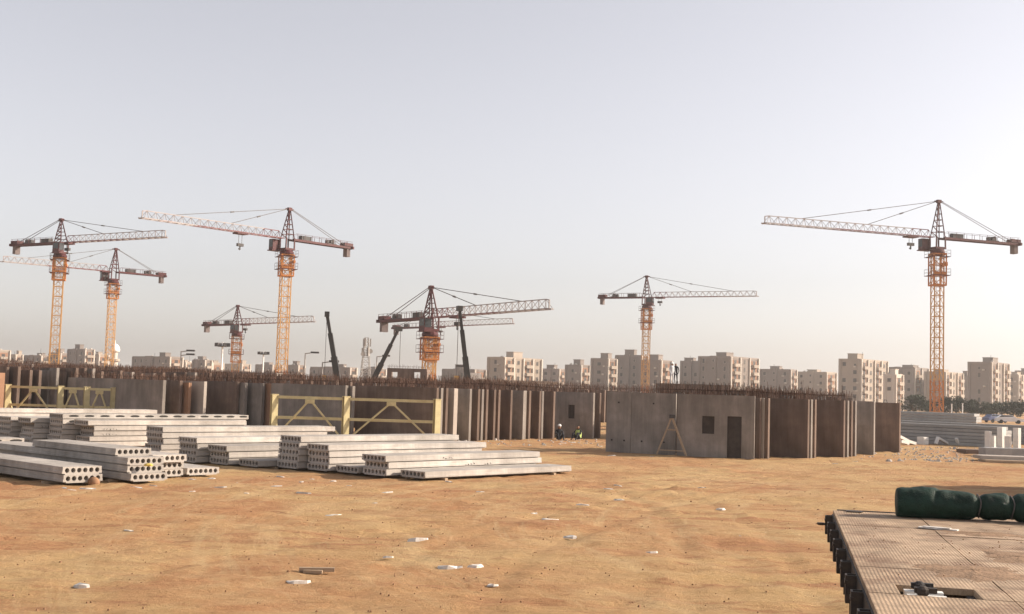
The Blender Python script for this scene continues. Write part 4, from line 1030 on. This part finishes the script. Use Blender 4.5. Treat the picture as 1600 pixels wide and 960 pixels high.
def zigzag(name, label, cat, pts, D, th, depth, material, group=None):
    """a folded concrete band: profile in px, built at its own distance with real depth"""
    S0 = atD(pts[0][0], hor(pts[0][0]), D); S0.z = 0; pr = []
    for x, y in pts:
        t_ = bis(lambda q: proj(S0+EZ*q)[0], -40, 60, x); w3 = S0+EZ*t_; pr.append((t_, atD(x, y, w3.y).z))
    zmin = min(p[1] for p in pr); pr = [(p[0], p[1]-zmin+th*.5) for p in pr]; o0 = S0; b = MB(); L = []; Rr = []
    for i, p in enumerate(pr):
        d1 = (Vector(pr[i])-Vector(pr[i-1])).normalized() if i else None; d2 = (Vector(pr[i+1])-Vector(pr[i])).normalized() if i < len(pr)-1 else None
        d1 = d1 or d2; d2 = d2 or d1; n1 = Vector((-d1.y, d1.x)); n2 = Vector((-d2.y, d2.x)); nn = (n1+n2).normalized(); nn = nn*(th/2/max(nn.dot(n1), .45))
        L.append((p[0]+nn.x, max(p[1]+nn.y, 0))); Rr.append((p[0]-nn.x, max(p[1]-nn.y, 0)))
    poly = L+Rr[::-1]; q = MB(); q.extrude(poly, [], depth); b.add([(y, x, z) for x, y, z in q.v], q.f)
    o = build(b, name, material, None, o0, ZA); return tag(o, label, cat, group)
WP = M['white_precast']
gst = 'white folded precast strips'
zigzag('folded_strip', 'left white folded precast strip lying on the sand in an N shape', 'precast strip', [(1464, 693.5), (1467.5, 684), (1483, 693), (1487.5, 682.5)], 86, .15, .22, WP, gst)
zigzag('folded_strip', 'right white folded precast strip lying on the sand, long zigzag with upright end', 'precast strip', [(1496, 684.5), (1500, 694), (1516, 686.5), (1522, 693.5), (1533, 694.5), (1534, 681.5)], 86, .15, .22, WP, gst)
zigzag('precast_beam', 'left white beam leaning beside the lone brown panel', 'beam', [(1407, 682), (1422, 690), (1432, 693)], 84, .2, .6, WP)
zigzag('precast_beam', 'second white beam crossing behind the leaning one', 'beam', [(1409, 690), (1419, 692), (1420, 695)], 82, .2, .5, WP)
zigzag('precast_piece', 'white Y-shaped precast piece lying on slabs near the lone brown panel', 'precast piece', [(1412, 681), (1426, 679), (1427, 675), (1431, 679)], 90, .14, .5, WP)
for k, (y0, y1, w_) in enumerate(((694.5, 689, 'lower'), (688.5, 682, 'upper'))):
    c = atD(1447, 695, 86); hh = .27
    o = build(MB().box(-.26, .26, 0, .6, 0, .27).box(-.2, .2, -.02, 0, .05, .22), 'concrete_block', WP, None, (c.x, 86, k*.28), ZA); tag(o, w_+' of two white concrete blocks stacked left of the folded strips', 'block', 'white blocks')
def column(px, y0, y1, D, wpx, label, foot=0):
    a_ = atD(px, y0, D); t_ = atD(px, y1, D); w_ = wpx/F*D*.95
    r = thing('precast_column', label, 'column', (a_.x, D, 0), ZA, 'white precast columns')
    build(MB().box(-w_/2, w_/2, -.2, .2, 0, t_.z), 'shaft', WP, r)
    build(MB().box(-w_/2-.08, w_/2+.08, -.28, .28, 0, .12), 'base', WP, r)
    if foot: build(MB().box(w_/2+.08, w_/2+foot, -.2, .2, 0, .16), 'toe', WP, r)
    return r
column(1544, 696, 674, 80, 5, 'thin white column left of the tall white one, with a long toe', 1.0)
column(1551, 696, 681, 82, 5, 'short pale column between the thin one and the tall one')
column(1565, 696, 668, 80, 10, 'tall thick white column at the end of the long grey stack')
column(1575, 696, 682, 79, 5, 'short white column just right of the tall thick one')
column(1589, 697, 669, 79, 7, 'white column nearest the right edge', .5)
gp = 'grey panels lying flat in the right-hand yard'
def flat_panel(label, px, py, L, w_, th, z, rz, material, tilt=0.0):
    c = P(px, py); o = build(MB().box(0, L, 0, w_, 0, th).box(.1, L-.1, .1, w_-.1, th, th+.02), 'flat_panel', material, None, (c.x, c.y, z)); o.rotation_euler = (0, tilt, rz); return tag(o, label, 'panel', gp)
flat_panel('pale-topped panel lying nearest the camera at the right edge', 1533, 721, 3.6, 1.6, .16, .12, rad(-6), M['panel_pale'])
flat_panel('thick grey block panel left of the joint at the right edge', 1540, 714, 1.5, 1.2, .5, 0, rad(-3), M['grey_slab'])
flat_panel('thick grey block panel right of the joint at the right edge', 1577, 715, 2.2, 1.2, .5, 0, rad(-3), M['grey_slab'])
flat_panel('dark slab edge poking out left of the thick grey blocks', 1510, 709, 2.4, 1.4, .22, 0, rad(4), M['panel_brown'])
o = flat_panel('dark timber pallet under the pale-topped panel', 1540, 722.5, 2.8, 1.4, .10, 0, rad(-6), M['wood'])

# ------------------------------------------------------------------ flatbed trailer at lower right
ZD = 1.6
Afar = P(1301, 797, ZD); Anear = P(1371, 962, ZD); dd = (Anear-Afar); dd.normalize()
# local x: to the right across the deck, local y: away from the camera; origin at far left corner
rz = math.atan2(-dd.x, dd.y) + math.pi
TRZ = math.atan2(-(-dd).x, (-dd).y)
tr = thing('flatbed_trailer', 'dusty flatbed trailer deck with stake pockets at the lower right corner', 'trailer', (Afar.x, Afar.y, 0), TRZ)
TWd, TL = 2.6, 11.5
hole = (.24, .80, -6.62, -6.14)           # lock opening x0,x1,y0,y1
def sheet(x0, x1, y0, y1, z=ZD):
    b = MB(); g = .006; b.box(x0+g, x1-g, y0+g, y1-g, z-.05, z); return build(b, 'deck_sheet', M['deck'], tr)
# two columns of sheets, cut round the lock opening
ycuts = [0, -1.75, -3.45, -5.2, -6.14, -6.62, -8.2, -9.9, -TL]
rg = random.Random(4)
for i in range(len(ycuts)-1):
    y1, y0 = ycuts[i], ycuts[i+1]; dz = rg.uniform(-.006, .004)
    if abs(y1+6.14) < .01:
        sheet(0, hole[0], y0, y1, ZD); sheet(hole[1], 1.02, y0, y1, ZD)
    else: sheet(0, 1.02, y0, y1, ZD+dz)
for i, (a_, b_) in enumerate(((0, -2.4), (-2.4, -4.1), (-4.1, -6.6), (-6.6, -9.1), (-9.1, -TL))): sheet(1.02, 1.86, b_, a_, ZD+rg.uniform(-.008, .002))
for i, (a_, b_) in enumerate(((0, -1.5), (-1.5, -3.9), (-3.9, -6.2), (-6.2, -8.7), (-8.7, -TL))): sheet(1.86, TWd, b_, a_, ZD+rg.uniform(-.008, .002))
T_ = M['trailer_steel']
build(MB().box(-.01, .055, -TL, 0, ZD-.26, ZD-.052), 'side_rail', T_, tr); build(MB().box(TWd-.055, TWd, -TL, 0, ZD-.26, ZD-.052), 'side_rail', T_, tr)
build(MB().box(.055, TWd-.055, .002, .06, ZD-.30, ZD+.006), 'rear_beam', T_, tr)
for x in (.75, 1.75): build(MB().box(x, x+.12, -TL, 0, ZD-.62, ZD-.052), 'chassis_beam', T_, tr)
for k in range(9): build(MB().box(.056, TWd-.056, -.6-k*1.25, -.5-k*1.25, ZD-.2, ZD-.054), 'cross_member', T_, tr)
pk = MB(); pk.box(-.10, -.085, -.06, .06, -.26, -.03); pk.box(-.085, -.011, -.06, -.045, -.26, -.03); pk.box(-.085, -.011, .045, .06, -.26, -.03); pk.box(-.105, -.082, -.07, .07, -.10, -.07)
pkm = pk.mesh('stake_pocket', T_)
for k in range(13): link('stake_pocket', pkm, tr, (0, -.25-k*.86, ZD-.02))
build(MB().bar((-.10, -.25, ZD-.16), (-.15, -.25, ZD-.16), .03, n=8).lathe([(.035, 0), (.05, .01), (.05, .03)], 8, Matrix.Translation((-.15, -.25, ZD-.175))), 'rope_hook', T_, tr)
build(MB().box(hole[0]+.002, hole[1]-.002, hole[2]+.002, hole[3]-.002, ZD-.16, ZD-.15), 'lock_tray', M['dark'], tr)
for k, yy in enumerate((hole[2]+.12, hole[3]-.13)):
    lk = build(MB().box(hole[0]+.05, hole[0]+.33, yy-.05, yy+.05, ZD-.149, ZD-.02), 'twist_lock', M['white_precast'], tr)
    build(MB().lathe([(.035, 0), (.05, .02), (.05, .05), (.02, .07)], 10, Matrix.Translation((hole[0]+.16, yy, ZD-.019))).bar((hole[0]+.1, yy, ZD+.02), (hole[0]+.26, yy, ZD+.02), .04), 'lock_head', T_, lk)
build(MB().box(.16, .36, -.20, -.06, ZD+.004, ZD+.012), 'corner_plate', T_, tr)
wh = MB().lathe([(.16, -.14), (.44, -.15), (.5, -.11), (.51, 0), (.5, .11), (.44, .15), (.16, .14)], 24, Matrix.Rotation(rad(90), 4, 'Y')).mesh('wheel', M['tyre'], True)
rim = MB().lathe([(.05, -.10), (.30, -.12), (.33, -.05), (.33, .05), (.30, .12), (.05, .10)], 16, Matrix.Rotation(rad(90), 4, 'Y')).mesh('rim', T_, True)
for y in (-1.9, -3.2, -4.5):
    build(MB().bar((.3, y, .51), (TWd-.3, y, .51), .14, n=8), 'axle', T_, tr)
    for x in (.32, TWd-.32): w_ = link('wheel', wh, tr, (x, y, .51)); link('rim', rim, w_)
for y in (-1.9, -3.2, -4.5): build(MB().box(.08, .55, y-.55, y+.55, 1.1, 1.13).box(.08, .55, y+.55, y+.58, .75, 1.13).box(.08, .55, y-.58, y-.55, .85, 1.13), 'mudguard', T_, tr)
# torn strip and grit on the deck
stripm = MB().add([(0, 0, .012), (.30, -.05, .02), (.52, -.12, .012), (.52, -.08, .03), (.28, .02, .035), (.02, .04, .02)], [(0, 1, 2, 3, 4, 5)])
Ti = tr.location; 
def deck_pt(px, py, z=ZD): return P(px, py, z)
p_ = deck_pt(1436, 825); o = build(MB().box(0, .42, -.05, .05, 0, .012).box(.05, .34, -.04, .04, .012, .022), 'metal_strip', M['scrap'], None, (p_.x, p_.y, ZD+.004), TRZ-.35); tag(o, 'white torn strip lying on the trailer deck before the green bundle', 'scrap')
gd = random.Random(9); b = MB()
for _ in range(150):
    lx = gd.uniform(.1, TWd-.1); ly = -abs(gd.gauss(3.2, 2.2))-.3; q = gd.uniform(.005, .013)
    if ly < -TL+.2 or (hole[0]-.05 < lx < hole[1]+.05 and hole[2]-.05 < ly < hole[3]+.05): continue
    b.add([(lx+q*math.cos(i*1.257+q*900)*gd.uniform(.6, 1.2), ly+q*math.sin(i*1.257+q*900), ZD-.004) for i in range(5)]+[(lx, ly, ZD+q*.7)], [(i, (i+1) % 5, 5) for i in range(5)])
stuff(build(b, 'grit', M['clod'], tr))
for px, py, sx, sy in ((1520, 893, .45, .55), (1592, 872, .4, .5), (1530, 834, .55, .3)):
    p_ = P(px, py, ZD); n_ = 56; b = MB(); vs = []
    for k in range(6):
        for i in range(n_):
            a_ = 2*math.pi*i/n_; f = (1-k/5)*(1+.55*noise.noise(Vector((math.cos(a_)*1.5+px, math.sin(a_)*1.5, k*.2)))+.35*noise.noise(Vector((math.cos(a_)*5+px, math.sin(a_)*5, k*.4)))); vs.append((sx*f*math.cos(a_), sy*f*math.sin(a_), -.006+.020*(k/5)**.8+.004*noise.noise(Vector((a_*3, k, px)))))
    b.add(vs, [(k*n_+i, k*n_+(i+1) % n_, (k+1)*n_+(i+1) % n_, (k+1)*n_+i) for k in range(5) for i in range(n_)])
    q_ = Matrix.Rotation(-TRZ, 3, 'Z') @ (p_-Vector((tr.location.x, tr.location.y, 0)))
    sd = stuff(build(b, 'sand_drift', M['drift'], tr, (q_.x, q_.y, ZD), smooth=True))
# green bundle
def bundle():
    a_ = P(1408, 809, ZD); L = 2.15; b = MB(); n = 20; K = 110; rings = []
    for k in range(K+1):
        x = L*k/K; t_ = k/K
        rr = .178+.010*math.sin(x*5)+.012*math.sin(x*2.2+1)
        for tie in (.95, 1.33, 1.78): rr -= .045*math.exp(-((x-tie)/.05)**2)
        rr *= min(1, .90+.1*min(1, x/.03))
        for i in range(n*2):
            an = 2*math.pi*i/(n*2); q = rr*(1+.10*noise.noise(Vector((x*2.6, math.cos(an)*1.3, math.sin(an)*1.3)))+.06*noise.noise(Vector((x*7, math.cos(an)*2.5, math.sin(an)*2.5)))+.03*noise.noise(Vector((x*22, math.cos(an)*4, math.sin(an)*4)))-.10*max(0, math.sin(an))*math.exp(-((x-.5-.08*math.cos(an))/.035)**2))
            z = q*math.sin(an)*.97; z = max(z, -.165); rings.append((x, q*math.cos(an)*1.08, .168+z))
    m_ = n*2; fs = [(k*m_+i, k*m_+(i+1) % m_, (k+1)*m_+(i+1) % m_, (k+1)*m_+i) for k in range(K) for i in range(m_)]+[tuple(range(m_)), tuple(range(K*m_, (K+1)*m_))]
    b.add(rings, fs); r = thing('fabric_bundle', 'long dark green wrapped bundle tied with cord lying across the trailer', 'bundle', (a_.x, a_.y+.18, ZD), TRZ+.02)
    build(b, 'wrap', M['green_cloth'], r, smooth=True)
    for tie in (.95, 1.33, 1.78):
        c = MB(); pts = [(tie+.012*math.sin(i), .146*math.cos(2*math.pi*i/18)*1.06, .168+max(.142*math.sin(2*math.pi*i/18), -.162)) for i in range(19)]
        for p0, p1 in zip(pts, pts[1:]): c.bar(p0, p1, .012, n=4)
        build(c, 'cord', M['cable'], r)
bundle()

# ------------------------------------------------------------------ litter on the sand
rl = random.Random(77)
def chip_mesh(seed, sx, sy, sz):
    g = random.Random(seed); b = MB(); n = 7; base = []; top = []
    for i in range(n):
        a_ = 2*math.pi*i/n+g.uniform(-.25, .25); q = g.uniform(.75, 1.1); base.append((sx*q*math.cos(a_), sy*q*math.sin(a_), -.02)); top.append((sx*q*.9*math.cos(a_)+.01, sy*q*.85*math.sin(a_), sz*g.uniform(.15, 1.3)))
    b.add(base+top, [(i, (i+1) % n, n+(i+1) % n, n+i) for i in range(n)]+[tuple(range(n))[::-1], tuple(range(n, 2*n))])
    return b.mesh('scrap', M['scrap'])
CH = [chip_mesh(s, .17, .085, .045) for s in range(6)]
def gz(x, y):
    v = Vector((x*0.35, y*0.35, 0)); return 0.05*noise.noise(v)+0.030*noise.noise(v*3.7)
big = [(653, 846, 1.1, 'flat white scrap alone in the middle foreground'), (700, 888, 1.25, 'larger white-grey scrap left of a small bright one in the foreground'), (742, 886, .8, 'small bright scrap right of a larger grey one in the foreground'),
       (465, 911, 1.1, 'grey-white rectangular scrap in the left foreground'), (127, 916, .9, 'curved white scrap nearest the lower left corner'), (890, 838, .8, 'thin white scrap right of the foreground centre'),
       (606, 873, .5, 'tiny white scrap left of the foreground centre'), (831, 804, .7, 'white scrap on the tan sand below the single rightmost slab'), (1126, 795, .8, 'white scrap right of centre on the swept sand'),
       (1018, 863, .7, 'long thin white scrap near the trailer side'), (770, 912, .6, 'small pale lump below the foreground centre'), (967, 783, .9, 'white scrap in the middle distance left of the trestle line'), (752, 769, .9, 'flat white scrap just below the single rightmost slab')]
for i, (px, py, s, lab) in enumerate(big):
    p_ = P(px, py); o = link('scrap', CH[i % 6], None, (p_.x, p_.y, gz(p_.x, p_.y)), rl.uniform(-.5, .5)); o.scale = (s*1.15, s, s*.95); o.rotation_euler = (rl.uniform(-.12, .12), rl.uniform(-.1, .1), rl.uniform(-.5, .5)); tag(o, lab, 'scrap')
ZONES = [('on the open sand in the left foreground', [(200, 830), (300, 769), (340, 763), (385, 772), (520, 805)]),
         ('on the sand before the near five-high slab stack', [(372, 757), (430, 761), (470, 756), (474, 771), (545, 760)]),
         ('on the sand before the single rightmost slab', [(583, 787), (605, 770), (700, 753), (820, 748), (860, 812)]),
         ('on the sand in the middle distance', [(910, 790), (950, 765), (965, 760), (1095, 762), (1350, 744)]),
         ('on the sand near the trailer', [(1160, 838), (1195, 832)]),
         ('at the foot of the sunlit slab stacks', [(100, 764), (112, 766), (135, 764), (212, 761), (238, 758), (300, 751), (330, 749)]),
         ('at the foot of the middle slab stacks', [(438, 744), (487, 748), (520, 752)]),
         ('along the foot of the middle panels', [(866, 691), (880, 693), (895, 691), (915, 692), (938, 698)]),
         ('along the foot of the right-hand rack', [(955, 713), (1018, 714), (1290, 722), (1305, 725), (1335, 721), (1380, 719), (1400, 716)])]
i = 0
for zone, pts in ZONES:
    for k, (px, py) in enumerate(pts):
        i += 1; p_ = P(px, py); o = link('scrap', CH[i % 6], None, (p_.x, p_.y, gz(p_.x, p_.y)), rl.uniform(-.5, .5)); s = rl.uniform(.35, .9); o.scale = (s*rl.uniform(1.1, 2.0), s, s*.7); o.rotation_euler = (rl.uniform(-.15, .15), rl.uniform(-.12, .12), rl.uniform(-.6, .6))
        tag(o, f'small white scrap {zone}, {ordw(k+1)} from the left', 'scrap', 'small white scraps littering the sand')
p_ = P(495, 894); o = build(MB().box(-.28, .28, -.05, .05, 0, .06, Matrix.Rotation(.12, 4, 'Z')).box(-.2, .1, -.12, -.05, -.02, .03), 'timber_offcut', M['wood'], None, (p_.x, p_.y, gz(p_.x, p_.y))); tag(o, 'short brown timber offcut in the left foreground', 'timber')
p_ = uv(18.4, 30.55, 0); p_ = P(213, 737, .5); o = build(MB().lathe([(.02, 0), (.16, .01), (.19, .08), (.1, .14), (.02, .15)], 7, Matrix.Diagonal((.75, .5, .6, 1))), 'yellow_scrap', mat('yellow_scrap', (.6, .45, .12), .8), None, uv(18.6, 30.62, .07+2*PITCH-.02)); tag(o, 'crumpled yellow scrap caught on the sunlit four-high stack', 'scrap')
o = build(MB().add([(.17*(1+.25*noise.noise(Vector((i*1.7, j*2.3, 1))))*math.cos(i*.5236)*math.cos(j*.6283-1.2566), .13*math.sin(i*.5236)*math.cos(j*.6283-1.2566)*(1+.2*noise.noise(Vector((i, j, 4)))), .09+.14*math.sin(j*.6283-1.2566)) for j in range(5) for i in range(12)], [(j*12+i, j*12+(i+1) % 12, (j+1)*12+(i+1) % 12, (j+1)*12+i) for j in range(4) for i in range(12)]+[tuple(range(12)), tuple(range(48, 60))]), 'boulder', M['clod'], None, P(146, 758), smooth=True); tag(o, 'brown lump of earth before the two-high sunlit slab stack', 'boulder')
# clods, pebbles and rubble (uncountable)
def scatter(name, label, cat, n, fn, material, smin, smax, seed):
    g = random.Random(seed); b = MB()
    for _ in range(n):
        x, y = fn(g); s = g.uniform(smin, smax)*(1 if g.random() < .93 else 1.8); z = gz(x, y); k = 5; a0 = g.uniform(0, 6)
        ring = [(x+s*g.uniform(.7, 1.2)*math.cos(a0+2*math.pi*i/k), y+s*g.uniform(.6, 1.1)*math.sin(a0+2*math.pi*i/k), z-.01) for i in range(k)]
        topp = [(x+(q[0]-x)*.55, y+(q[1]-y)*.55, z+s*g.uniform(.35, .75)) for q in ring]
        b.add(ring+topp, [(i, (i+1) % k, k+(i+1) % k, k+i) for i in range(k)]+[tuple(range(k, 2*k))])
    o = build(b, name, material); o['label'] = label; o['category'] = cat; return stuff(o)
def near_fn(g):
    y = 11+62*g.random()**1.3; return g.uniform(-.5, .5)*y*1.0, y
scatter('earth_clods', 'small clods of reddish earth strewn over the sand', 'clods', 2200, near_fn, M['clod'], .006, .022, 3)
def rub_fn(g):
    c = P(g.gauss(1450, 45), g.uniform(699, 722)); return c.x, c.y
scatter('rubble', 'pale broken concrete rubble on the sand at right', 'rubble', 330, rub_fn, M['rubble'], .03, .10, 4)
def rub2(g):
    c = P(g.uniform(690, 945), g.uniform(687, 697)); return c.x, c.y
scatter('rubble', 'pale crumbs of concrete along the foot of the middle panels', 'rubble', 120, rub2, M['rubble'], .03, .09, 5)

# ------------------------------------------------------------------ haze
if HAZE_DENSITY > 0:
    hm = bpy.data.materials.new('haze'); hm.use_nodes = True; n = hm.node_tree.nodes
    n.remove(n['Principled BSDF']); pv = n.new('ShaderNodeVolumePrincipled'); pv.inputs['Color'].default_value = (.96, .93, .90, 1); pv.inputs['Density'].default_value = HAZE_DENSITY; pv.inputs['Anisotropy'].default_value = 0.3
    hm.node_tree.links.new(pv.outputs[0], n['Material Output'].inputs['Volume'])
    o = build(MB().box(-3100, 3100, -700, 3100, -1.5, 42), 'haze', hm); stuff(o); o['label'] = 'thin dusty haze in the air over the whole site'; o['category'] = 'haze'
